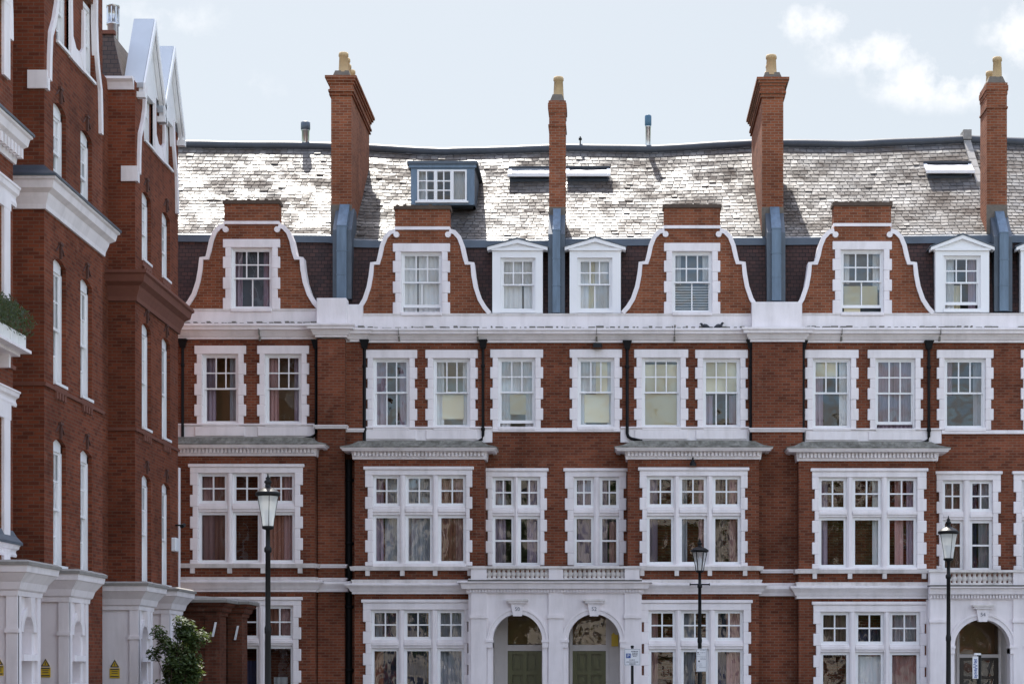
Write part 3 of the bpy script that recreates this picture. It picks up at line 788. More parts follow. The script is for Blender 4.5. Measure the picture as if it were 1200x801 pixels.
def porch(house, xl, xr, axl, axr, spring, crown, top, dent0, dent1, rail, dx0, dx1, fan_top, door_top, door, piers, capital_y, number=None, y=-1.15, fan='dark', fl=None, extra=None):
    """half of a paired stucco porch: arch, balcony with balusters, door and fanlight"""
    fr = FRONT(y); a, b, c, d = X(xl, y), X(xr, y), X(axl, y), X(axr, y)
    zs, zc, ztop = Z(spring, y), Z(crown, y), Z(dent0, y)
    mb = MB().mat(M['stucco']); m = (c+d)/2; rx = (d-c)/2; rz = zc-zs; N = 22; dep = .42
    mb.face([fr(a,0), fr(c,0), fr(c,ztop), fr(a,ztop)]); mb.face([fr(d,0), fr(b,0), fr(b,ztop), fr(d,ztop)])
    arc = [(m-rx*math.cos(math.pi*i/N), zs+rz*math.sin(math.pi*i/N)) for i in range(N+1)]
    for p, q in zip(arc, arc[1:]):
        mb.face([fr(*p), fr(*q), fr(q[0], ztop), fr(p[0], ztop)])
        mb.face([fr(*p), fr(*q), fr(*q, -dep), fr(*p, -dep)], True)
    mb.face([fr(c,0), fr(c,zs), fr(c,zs,-dep), fr(c,0,-dep)]); mb.face([fr(d,0), fr(d,zs), fr(d,zs,-dep), fr(d,0,-dep)])
    mb.face([fr(a,0), fr(a,ztop), fr(a,ztop,-1.2), fr(a,0,-1.2)]); mb.face([fr(b,0), fr(b,ztop), fr(b,ztop,-1.2), fr(b,0,-1.2)])
    # archivolt
    rows = []
    for i in range(N+1):
        t = math.pi*i/N; cs, sn = -math.cos(t), math.sin(t)
        rows.append([fr(m+(rx+o)*cs, zs+(rz+o)*sn, dd) for o, dd in ((.0, 0), (.0, .03), (.11, .035), (.115, .06), (.17, .06), (.17, 0))])
    mb.grid(rows)
    for s, u in ((-1, c), (1, d)):           # imposts
        mb.fbox(fr, *sorted((u-s*.0, u+s*.17)), zs-.20, zs-.052, -dep+.02, .076); mb.fbox(fr, *sorted((u-s*.02, u+s*.20)), zs-.05, zs+.02, -dep+.02, .098)
        mb.fbox(fr, *sorted((u+s*.01, u+s*.14)), 0, zs-.20, -.05, .03)
    # keystone with its little cap
    kw = .16
    mb.prism(fr, [(m-kw*.75, zc-.06), (m+kw*.75, zc-.06), (m+kw*1.15, zc+.30), (m-kw*1.15, zc+.30)], -.1, .12)
    mb.fbox(fr, m-.25, m+.25, zc+.30, zc+.36, -.05, .18)
    mb.mat(M['weathered']).fbox(fr, m-.30, m+.30, zc+.36, zc+.41, -.05, .22); mb.mat(M['stucco'])
    # pilasters
    zc2 = Z(capital_y, y)
    for p0, p1 in piers:
        u0, u1 = max(a, X(p0, y)), min(b, X(p1, y))
        mb.fbox(fr, u0, u1, 0, zc2, -.05, .07); mb.fbox(fr, u0-.0, u1+.0, zc2+.09, ztop, -.05, .06)
        mb.fbox(fr, u0-(.03 if u0 > a+.01 else 0), u1+(.03 if u1 < b-.01 else 0), zc2, zc2+.09, -.05, .11)
    mb.mat(M['plaster'])
    # passage inside: side walls, ceiling
    fb = FRONT(.32); yb = y+dep
    ca, cb = min(c, X(dx0, .3))-.04, max(d, X(dx1, .3))+.04
    ca, cb = max(ca, a+.02), min(cb, b-.02)
    mb.face([(ca, yb, 0), (ca, .32, 0), (ca, .32, zc+.15), (ca, yb, zc+.15)]); mb.face([(cb, yb, 0), (cb, .32, 0), (cb, .32, zc+.15), (cb, yb, zc+.15)])
    mb.face([(ca, yb, zc+.15), (cb, yb, zc+.15), (cb, .32, zc+.15), (ca, .32, zc+.15)])
    D0, D1, zd, zf = X(dx0, .32), X(dx1, .32), Z(door_top, .32), Z(fan_top, .32)
    ft = zc+.1
    mb.mat(M['plaster'])
    mb.face([fb(ca, 0), fb(D0-.08, 0), fb(D0-.08, ft+.1), fb(ca, ft+.1)]); mb.face([fb(D1+.08, 0), fb(cb, 0), fb(cb, ft+.1), fb(D1+.08, ft+.1)])
    mb.fbox(fb, D0-.08, D0, 0, ft+.1, -.1, .04); mb.fbox(fb, D1, D1+.08, 0, ft+.1, -.1, .04)
    mb.fbox(fb, D0, D1, zd, zf, -.1, .05); mb.fbox(fb, D0-.08, D1+.08, 0.0, .12, -.1, .3)
    p = mb.build('porch', house)
    panel_door(house, fb, D0, D1, .13, zd, door, glazed=(door == 'door_dark'))
    g = MB().mat(M['glass']); g.face([fb(D0, zf, -.03), fb(D1, zf, -.03), fb(D1, ft+.1, -.03), fb(D0, ft+.1, -.03)])
    fan_ = g.build('fanlight', p)
    room(fan_, fb, D0, D1, zf+.08, ft, 'brown', .9)  # shallow brown box stands in for red brick reflected in the fanlight
    # cornice with dentils
    cm = MB().mat(M['stucco']); z0, z1 = Z(dent1, y), Z(top, y)
    le, ri = (a, y), (b, y)
    path = [(a, y), (b, y)]
    if house.get('porch_open') == 'l': path = [(a, .0), (a, y), (b, y)]
    if house.get('porch_open') == 'r': path = [(a, y), (b, y), (b, .0)]
    zd0 = Z(dent0, y)
    cm.sweep(path, [(-.05, zd0-.02), (.03, zd0-.02), (.05, zd0), (.06, z0-.01), (.18, z0+.0), (.21, z0+(z1-z0)*.75), (.30, z0+(z1-z0)*.82), (.30, z1), (-.05, z1+.04)])
    dentils(cm, fr, a+.02, b-.02, zd0+.02, z0-.015, .04, .13, .085)
    cm.build('cornice', p)
    # balcony
    bl = MB().mat(M['stucco']); zr = Z(rail, y); zb = z1+.035
    for p0, p1 in piers:
        u0, u1 = max(a, X(p0, y)), min(b, X(p1, y)); bl.fbox(fr, u0, u1, zb, zr-.001, -.28, .06)
    bl.mat(M['weathered']); bl.fbox(fr, a, b, zr-.065, zr, -.24, .10); bl.fbox(fr, a, b, zb, zb+.05, -.22, .045)
    bl.mat(M['moss']).fbox(fr, a, b, z1+.0, z1+.034, -.2, .31)
    bo = bl.build('balustrade', house)
    u0, u1 = X(piers[0][1], y), X(piers[-1][0], y)
    n = 13; hgt = (zr-.066)-(zb+.05)
    for i in range(n):
        u = u0+(u1-u0)*(i+.5)/n
        o = bpy.data.objects.new('baluster', baluster_mesh()); col.objects.link(o)
        o.location = fr(u if MIR[0] is None else 2*MIR[0]-u, zb+.05, -.09); o.scale = (1, 1, hgt/.39); put(o, bo)
    if number:
        o = text_mesh(number, .15, 'ink_soft', 'house_number', .003, 'BOTTOM')
        xx = m if MIR[0] is None else 2*MIR[0]-m
        o.location = (xx, y-.127, zc+.06); o.rotation_euler = (R(90), 0, 0); put(o, p)
    return p

def terrace_house(h):
    MIR[0] = h.get('mirror')
    L = h['L']; x0, x1 = h['x0'], h['x1']
    yw = h.get('y', 0.0)
    fr = FRONT(yw)
    xa, xb = X(x0, yw), X(x1, yw)
    H = thing('terrace_house', ((xa+xb)/2, 0, 0), h['label'], 'house', 'red brick terrace houses facing the camera')
    if h.get('porch_open'): H['porch_open'] = h['porch_open']
    holes = []
    for (wx0, wx1, wy0, wy1, low, cur, gap, rm) in h['w2']:
        holes.append(sash_window(H, fr, X(wx0, yw), X(wx1, yw), Z(wy1, yw), Z(wy0, yw), low, cur, gap, rm))
    for w in h.get('d1', ()):
        cols = [(X(p, yw), X(q, yw)) for p, q in w['cols']]
        holes.append(mull_window(H, fr, X(w['x'][0], yw), X(w['x'][1], yw), Z(w['y'][1], yw), Z(w['y'][0], yw), cols, Z(w['vt'], yw), Z(w['vu'], yw), Z(w['vl'], yw), Z(w['vb'], yw), w.get('cur'), lowbar=True))
    mb = MB().mat(M['brick'])
    for w in h.get('porch_hole', ()): holes.append((X(w[0], yw), X(w[1], yw), 0.0, Z(w[2], yw)))
    wall(mb, fr, xa, xb, 0, Z(L['cor_bot']-3, yw), holes)
    mb.build('wall', H)
    # back of the house, closed so no sun leaks through
    zt = Z(270); mb = MB().mat(M['brick'])
    mb.face([(xa, 10.4, 0), (xb, 10.4, 0), (xb, 10.4, zt), (xa, 10.4, zt)])
    for xx in h.get('ends', ()):
        q = X(xx, yw); mb.face([(q, yw, 0), (q, 10.4, 0), (q, 10.4, zt), (q, 1.2, zt), (q, .3, Z(380)), (q, yw, Z(380))])
    mb.build('rear_wall', H)
    # projecting bay
    ba, bb = h['bay']; yb = yw-.75; fb = FRONT(yb); A, B = X(ba, yb), X(bb, yb)
    zc0, zc1, zr = Z(L['bc_bot'], yb), Z(L['bc_top'], yb), Z(L['bay_roof'], yw)
    bh = []
    for w in h['t']:
        cols = [(X(p, yb), X(q, yb)) for p, q in w['cols']]
        bh.append(mull_window(H, fb, X(w['x'][0], yb), X(w['x'][1], yb), Z(w['y'][1], yb), Z(w['y'][0], yb), cols, Z(w['vt'], yb), Z(w['vu'], yb), Z(w['vl'], yb), Z(w['vb'], yb), w.get('cur'), rms=w.get('rms')))
    bm_ = MB().mat(M['brick'])
    wall(bm_, fb, A, B, 0, zc0+.05, bh)
    bm_.face([(A, yb, 0), (A, yw, 0), (A, yw, zc0+.05), (A, yb, zc0+.05)]); bm_.face([(B, yb, 0), (B, yw, 0), (B, yw, zc0+.05), (B, yb, zc0+.05)])
    bay = bm_.build('bay', H)
    path = [(A, yw), (A, yb), (B, yb), (B, yw)]
    cm = MB().mat(M['white'])
    hh = zc1-zc0
    cm.sweep(path, [(-.05, zc0), (.05, zc0), (.06, zc0+.07), (.08, zc0+.22), (.20, zc0+.24), (.21, zc0+hh*.68), (.30, zc0+hh*.72), (.33, zc0+hh*.9), (.36, zc0+hh*.92), (.36, zc1), (-.05, zc1)])
    dentils(cm, fb, A-.02, B+.02, zc0+.08, zc0+.215, .05, .16, .105)
    cm.build('cornice', bay); cm = MB().mat(M['white'])
    s0, s1 = Z(L['g_bot'], yb), Z(L['g_top'], yb); hh = s1-s0
    cm.sweep(path, [(-.05, s0), (.06, s0), (.07, s0+hh*.22), (.10, s0+hh*.25), (.14, s0+hh*.5), (.22, s0+hh*.8), (.25, s0+hh*.85), (.25, s1), (-.05, s1+.05)])
    cm.build('cornice', bay); cm = MB().mat(M['weathered'])
    q0, q1 = Z(L['st_bot'], yb), Z(L['st_top'], yb)
    cm.sweep(path, [(-.05, q0), (.06, q0), (.09, q1), (-.05, q1+.02)])
    cm.build('string_course', bay); cm = MB().mat(M['weathered'])
    l0, l1 = Z(L['ledge'][1], yb), Z(L['ledge'][0], yb)
    cm.sweep(path, [(-.05, l0), (.10, l0), (.13, l1), (-.05, l1+.03)])
    w = h['t'][0]
    cols = w['cols']; bx = [w['x'][0]+3]+[(q[1]+r[0])/2 for q, r in zip(cols, cols[1:])]+[w['x'][1]-3]
    for p in bx:
        u = X(p, yb); cm.fbox(fb, u-.06, u+.06, l0-.15, l0-.002, -.05, .09)
    cm.build('window_ledge', bay)
    lr = MB().mat(M['lead_moss'])
    lr.sweep(path, [(.375, zc1), (.375, zc1+.025), (.12, zc1+.10), (-.1, zr-.10), (-.74, zr), (-.74, zc1)], caps=True)
    lr.build('bay_roof', bay)
    # white apron under the second-floor windows over the bay
    ap = MB().mat(M['white'])
    za, zz = Z(L['ap_top'], yw), Z(L['bay_roof']+3, yw)
    ap.fbox(fr, X(h['apron'][0], yw), X(h['apron'][1], yw), zz, za, -.05, .05)
    ap.fbox(fr, X(h['apron'][0], yw), X(h['apron'][1], yw), za, za+.05, -.05, .10)
    for (wx0, wx1, *_r) in h['w2']:
        if h['apron'][0]-3 <= wx0 and wx1 <= h['apron'][1]+3:
            ap.fbox(fr, X(wx0+1, yw), X(wx1-1, yw), zz+.09, za-.04, .05, .085)
    if h.get('string'):
        p, q = h['string']; ap.fbox(fr, X(p, yw), X(q, yw), Z(L['string'][1], yw), Z(L['string'][0], yw), -.05, .07)
    ap.build('apron', H, bevel=.01)
    # main cornice and parapet
    cn = MB().mat(M['white'])
    c0, c1 = Z(L['cor_bot'], yw), Z(L['cor_top'], yw)
    cn.sweep([(xa, yw), (xb, yw)], cornice_profile(c0, c1, .34))
    mo_ = cn.build('cornice', H)
    rn = random.Random(int(x0)); ml = MB().mat(M['grime']); u = xa
    while u < xb-.3:
        l = rn.uniform(.03, .22); hh_ = rn.uniform(-.01, .03)*(1 if rn.random() < .85 else 2.2); ml.fbox(fr, u, min(u+l, xb), c1+.025, c1+.045+hh_, -.05, rn.uniform(.14, .30)); u += l+rn.uniform(.0, .12)
    tag(ml.build('dirt', mo_), None, None, kind='stuff')
    pp = MB().mat(M['white'])
    pp.fbox(fr, xa, xb, c1, Z(L['par_top'], yw), -.30, .02)
    pp.mat(M['weathered']).fbox(fr, xa, xb, Z(L['par_top'], yw), Z(L['par_top'], yw)+.05, -.34, .04)
    pp.build('parapet', H)
    # mansard face and eaves flashing
    cuts = sorted([(X(g[0], .02)-.78*g[2], X(g[0], .02)+.78*g[2]) for g in h['gables']]+[(X(d[0], .3)+.04, X(d[1], .3)-.04) for d in h['dormers']])
    N = 16; xs = [xa+(xb-xa)*k/N for k in range(N+1)]; e0 = xa
    for c0, c1 in cuts+[(xb, xb)]:
        ms = MB().mat(M['tile']); ms.grid([[(x, .52, Z(L['par_top']-3, 0)) for x in (e0, c0)], [tuple(roof_pt(x, 0)+Vector((0, -.05, -.12))) for x in (e0, c0)]]); e0 = c1; mo = ms.build('mansard', H, normals=False)
    fl = MB().mat(M['lead'])
    fl.grid([[tuple(roof_pt(x, 0)+Vector((0, -.14, -.28))) for x in xs], [tuple(roof_pt(x, 0)+Vector((0, -.10, -.06))) for x in xs], [tuple(roof_pt(x, 0)+Vector((0, 0, .0))) for x in xs]])
    fl.build('flashing', mo, normals=False)
    slate_roof(H, xa+.02, xb-.02)
    for g in h['gables']: gable(H, *g)
    for d in h['dormers']: dormer(H, *d)
    for c in h.get('chimneys', ()): chimney(H, *c)
    for u in h.get('upstands', ()): upstand(H, *u)
    for p in h.get('pipes', ()): pipe(H, *p)
    for s in h.get('skylights', ()): skylight(H, *s)
    if h.get('porch'):
        if MIR[0] is not None: MIR[0] = X(1195.3, -1.15)      # the paired porches meet a little further along
        porch(H, **h['porch'])
        if MIR[0] is not None: MIR[0] = h['mirror']
    for (p0, p1, y0, y1, dep, mm, nm) in h.get('piers', ()):
        b = MB().mat(M[mm]); q = yw-dep
        b.box(X(p0, q), X(p1, q), q, yw+.05, Z(y1, q) if y1 else 0, Z(y0, q)); b.build(nm, H, bevel=.01)
    for (p0, p1, ytop, ybot, dep) in h.get('pier_cornice', ()):
        b = MB().mat(M['white']); q = yw-dep; b.sweep([(X(p0, q), yw), (X(p0, q), q), (X(p1, q), q), (X(p1, q), yw)], cornice_profile(Z(ybot, q), Z(ytop, q), .30)); b.build('cornice', H)
    for (p0, p1, ytop, ybot, dep, out) in h.get('pier_band', ()):
        b = MB().mat(M['white']); q = yw-dep; z0, z1 = Z(ybot, q), Z(ytop, q)
        b.sweep([(X(p0, q), yw), (X(p0, q), q), (X(p1, q), q), (X(p1, q), yw)], [(-.05, z0), (out*.5, z0), (out*.6, z0+(z1-z0)*.3), (out, z0+(z1-z0)*.75), (out, z1), (-.05, z1+.02)]); b.build('band', H)
    MIR[0] = None
    return H

LB = dict(par_top=369.5, cor_top=386.5, cor_bot=401.5, ap_top=502, bay_roof=515.5, bc_top=525.5, bc_bot=538, g_top=684, g_bot=695.5, st_top=679, st_bot=683, ledge=(663.5,668), string=(501.5,506))
LA = dict(par_top=364, cor_top=381, cor_bot=397.5, ap_top=498.5, bay_roof=511.5, bc_top=522, bc_bot=534, g_top=680.5, g_bot=693, st_top=676, st_bot=679, ledge=(660.5,665), string=(498,503))
LD = dict(par_top=369, cor_top=386, cor_bot=401.5, ap_top=504, bay_roof=516.5, bc_top=526.5, bc_bot=540, g_top=687, g_bot=701, st_top=682, st_bot=686, ledge=(667,671.5), string=(504,508.5))
m2 = [('mauve',0,.3),('mauve',.72,1)]
HOUSES = {}
HOUSES['A'] = terrace_house(dict(label='red brick terrace house joining the left row, brown dark windows, half hidden behind the row', L=LA, x0=140, x1=396, ends=(140,),
    w2=[(228,288.5,405,498,1,[('mauve',0,.3),('grey',.74,1)],0,'brown'), (301.5,362.5,405,498,1,[('pink',0,.32),('mauve',.78,1)],0,'brown')],
    bay=(150,368.5), apron=(150,369),
    t=[dict(x=(223,355), y=(543.5,660), cols=[(232.5,266.5),(272.5,305),(312,345.5)], vt=554, vu=589.5, vl=599.5, vb=659, cur=[[('pink',0,.5),('rust',.5,1)], [], [('rust',0,.55),('pink',.55,1)]], rms=['brown','dark','brown']),
       dict(x=(221,353), y=(699,842), cols=[(231,264),(271,303.5),(311,343.5)], vt=709, vu=747.5, vl=756, vb=838, cur=[[('pink',0,.5)], [('navy',0,1,0,.5)], [('rust',0,.5,.6,1),('pink',.5,1,.6,1),('net',.25,.75,0,.35)]])],
    gables=[(295,235,1.0,363,0,(261.5,328.5,280.5,363.5),2,[('mauve',0,.2),('mauve',.78,1)],.0,'brown')],
    dormers=[], chimneys=[(388,412,90,240,0,[(.03,.25,.62,.145),(.02,.75,.62,.14),(-.02,1.3,.6,.14),(.02,1.9,.62,.14),(0,2.6,.6,.14),(.02,3.4,.6,.14)],4.1)],
    upstands=[(394.5,406,240,349)],
    pipes=[(214,403,512,-.09,.05,True,0), (370.5,404,512,-.09,.05,True,-1), (369,536,845,-.10,.055)],
    piers=[(372,404,397,None,.36,'brick','pier'), (404.5,425,401,None,.12,'brick','pier'), (371,406,349,381,.40,'white','parapet_block'), (406.3,425,356.5,386,.14,'white','parapet_block')],
    pier_cornice=[(371.5,404.5,380.5,395,.36),(412,426,386,400.5,.13)],
    pier_band=[(371,404,498,502,.36,.08),(404.5,425,502,506,.125,.06),(372,404,661,665,.36,.08),(372,404,677,680,.36,.08),(372,404,681,693,.36,.2)]))
HOUSES['B'] = terrace_house(dict(label='red brick house with a grey box dormer on its sunlit slate roof, door 50', L=LB, x0=396, x1=652, porch_open='l',
    w2=[(428,489,410,502.5,3,m2,0,'dark'), (498.5,560,410,502.5,1,[('net',0,.25),('net',.82,1),('blind',.2,.85,.14,.5)],0,'cream'), (574.5,636.5,409.5,502,1,[('net',0,.3),('net',.75,1),('net',.3,.75,.5,1),('blind',.28,.77,.2,.5)],.12,'cream')],  # cream sheets stand in for the sunlit houses mirrored in these sashes
    d1=[dict(x=(568.5,641), y=(548.5,662), cols=[(577,602.5),(607,633)], vt=558.5, vu=594.5, vl=604, vb=662, cur=[[('mauve',0,.6)],[('mauve',.4,1)]])],
    porch_hole=[(574,650.5,694)],
    bay=(415.5,567.5), apron=(425,577),
    t=[dict(x=(428,553.5), y=(546.5,662.5), cols=[(437,468.5),(475,507),(513.5,546)], vt=556.5, vu=592.5, vl=603, vb=660, cur=[[('mauve',0,.35),('grey',.4,1)], [('grey',0,1)], [('rust',0,.6),('pink',.6,1)]]),
       dict(x=(425.5,551), y=(702,846), cols=[(435,467.5),(473.5,505.5),(512.5,544)], vt=714, vu=749, vl=759, vb=842, cur=[[('rust',0,.4,0,.62),('navy',.4,1),('grey',0,.4,.62,1)], [('navy',0,.8)], [('grey',0,1)]])],
    string=(577,652),
    gables=[(495,241.5,1.0,369,0,(460.5,527.5,285.5,368),2,[('net',0,.36),('net',.40,1)],.16,'dark')],
    dormers=[(577,636,294,281,367,586.5,627.5,302,364,1,[('net',0,.62),('net',.68,1)],0)],
    upstands=[(647.5,656.5,245,366)],
    chimneys=[(643.5,662.5,118,243,0,[(.03,.30,.62,.15)],.9,1.0,'small')],
    pipes=[(427,404,516,-.10,.055,True,0), (566,404,517,-.10,.05,True,-1), (409,538,845,-.12,.12)],
    skylights=[(595,648,203,213)],
    porch=dict(xl=549, xr=652, axl=577.5, axr=635.5, spring=750, crown=719, top=681, dent0=694.5, dent1=689.5, rail=663, dx0=595, dx1=635, fan_top=755, door_top=762, door='door_green', piers=[(552,570.5),(643,660)], capital_y=724, number='50', fan='brown')))
HOUSES['C'] = terrace_house(dict(label='red brick house numbered 52 with two pigeons on its cornice and a blue-topped flue', L=LB, x0=652, x1=911, porch_open='r',
    w2=[(667.5,729,409.5,502,1,[('net',0,.2),('net',.85,1),('net',.2,.5,.55,1),('blind',.15,.9,.08,.5),('blind',.5,.85,.5,1)],0,'cream'), (743,806.5,409.5,502.5,1,[('blind',0,1,0,.95)],0,'cream'), (814.5,876.5,410,502.5,3,[('blind',0,1,.52,1),('mauve',0,.25,0,.5),('mauve',.75,1,0,.5)],0,'dark')],  # cream sheets carry the bright reflection of the houses opposite
    d1=[dict(x=(662,734), y=(548.5,662), cols=[(672.5,696),(702.5,725.5)], vt=558.5, vu=594.5, vl=604, vb=662, cur=[[('mauve',.2,1)],[('mauve',0,.4),('pink',.5,1,0,.5)]])],
    porch_hole=[(653.5,731,694)],
    bay=(735.5,889.5), apron=(727,880),
    t=[dict(x=(749.5,876), y=(547.5,663), cols=[(758,790),(796,828.5),(835,868)], vt=557.5, vu=593.5, vl=604, vb=661, cur=[[('mauve',0,.4)], [('grey',0,.3),('pink',.72,1)], [('brown',0,.4),('pink',.6,1)]]),
       dict(x=(751.5,880), y=(702.5,846), cols=[(760,792),(798,831),(838,871)], vt=714.5, vu=750, vl=760, vb=842, cur=[[('pink',0,.35)], [('grey',0,.5)], [('navy',0,.42),('pink',.42,1)]])],
    string=(652,727),
    gables=[(811,240,1.03,368.5,0,(778,844,285,368),2,[('net',0,.2,.5,1),('net',.8,1,.5,1),('slats',0,1,0,.48)],0,'cream')],
    dormers=[(667.5,727.5,294,279.5,367,676.5,717.5,302,363.5,2,[('net',0,.3),('cream',.3,.5),('net',.5,1)],0)],
    upstands=[(904.5,915.5,243,352)],
    chimneys=[(893,918,80+12,243,0,[(-.02,.25,.60,.16),(.0,.8,.5,.14),(.02,1.5,.5,.14),(.04,2.3,.5,.14),(.06,3.2,.5,.14)],4.1)],
    pipes=[(735,405,514,-.10,.055,True,1), (880,404,516,-.12,.06,True,0), (891.5,543,845,-.10,.055)],
    skylights=[(664,713,203,213)],
    piers=[(881.5,940.5,401,None,.26,'brick','pier'), (881,940,353.5,386,.30,'white','parapet_block')],
    pier_cornice=[(881,941,385,400.5,.26)],
    pier_band=[(881,941,501.5,506,.26,.09),(893,934,667,671,.27,.08),(893,934,683,687,.27,.08),(893,934,687,698,.27,.2)],
    porch=dict(xl=652, xr=752, axl=666, axr=726.5, spring=750, crown=719, top=681, dent0=694.5, dent1=689.5, rail=663, dx0=671, dx1=710, fan_top=755, door_top=762, door='door_green', piers=[(643,660),(732,749.5)], capital_y=724, number='52')))
specD = dict(label='red brick house numbered 54 with a dark glazed door and one roof light', L=LD, x0=911, x1=1180,
    w2=[(943,1006,410,503.5,1,[('mauve',0,.28),('net',.75,1),('blind',.05,.7,.78,1)],0,'dark'), (1016.5,1081.5,410,504,3,[('mauve',0,.48),('mauve',.5,1)],.13,'dark'), (1097.5,1164,410,503.5,1,[('mauve',0,.2,.5,1),('grey',.78,1)],0,'dark')],
    d1=[dict(x=(1097,1172.5), y=(552,667.5), cols=[(1104.5,1129),(1136.5,1163)], vt=562.5, vu=599, vl=609, vb=668, cur=[[('brown',0,1)],[('navy',0,.4),('grey',.45,1)]])],
    porch_hole=[(1112,1179,700)],
    bay=(936,1096.5), apron=(943,1103),
    t=[dict(x=(951.5,1085.5), y=(548.5,666), cols=[(959.5,992.5),(999,1033),(1039.5,1074.5)], vt=559, vu=597, vl=605.5, vb=664.5, cur=[[('mauve',0,.35)], [('net',.72,1)], [('pink',.3,.6),('mauve',.7,1)]]),
       dict(x=(953,1086.5), y=(704.5,850), cols=[(961.5,995.5),(1002.5,1036),(1042.5,1078)], vt=716.5, vu=754.5, vl=763.5, vb=846, cur=[[('brown',0,1,.6,1)], [('net',0,1,0,.6),('navy',0,1,.62,.85)], [('pink',0,1,0,.6),('grey',0,1,.62,1)]])],
    string=(1103,1180),
    gables=[(1010.5,237.5,1.05,369,0,(975.5,1045,283,368),2,[('blind',.06,.48,0,.46),('blind',.52,.92,.1,.46),('net',0,.2,.5,1),('net',.8,1,.4,1)],.15,'cream')],
    dormers=[(1096,1159,294,276,366,1105.5,1149,299.5,362,2,[('net',0,.3),('cream',0,.5,0,.5),('mauve',.75,1)],.14)],
    pipes=[(941,405,516,-.12,.06,True,0), (1088.5,405,518,-.10,.055,True,-1), (935.5,543,845,-.10,.055)],
    porch=dict(xl=1088, xr=1195.3, axl=1118.5, axr=1183.5, spring=757, crown=725.5, top=687, dent0=701.5, dent1=696, rail=667.5, dx0=1124, dx1=1170, fan_top=766, door_top=770, door='door_dark', piers=[(1089.5,1110),(1187,1204)], capital_y=729, number='54'))
specE = dict(specD); specE['label'] = 'red brick house beyond the last chimney, cut off by the right edge'
specE['mirror'] = X(1180)
specE.update(porch=dict(specD['porch'], number=None), pipes=specD['pipes'][:1]+specD['pipes'][2:], ends=(911,))
specD.update(chimneys=[(1156.5,1180,97,240,0,[(.06,.25,.66,.14),(-.06,.75,.40,.12)],1.0,1.0,'small')], upstands=[(1171.5,1182,248,364)], skylights=[(1093,1146,197,209)])
HOUSES['D'] = terrace_house(specD)
HOUSES['E'] = terrace_house(specE)

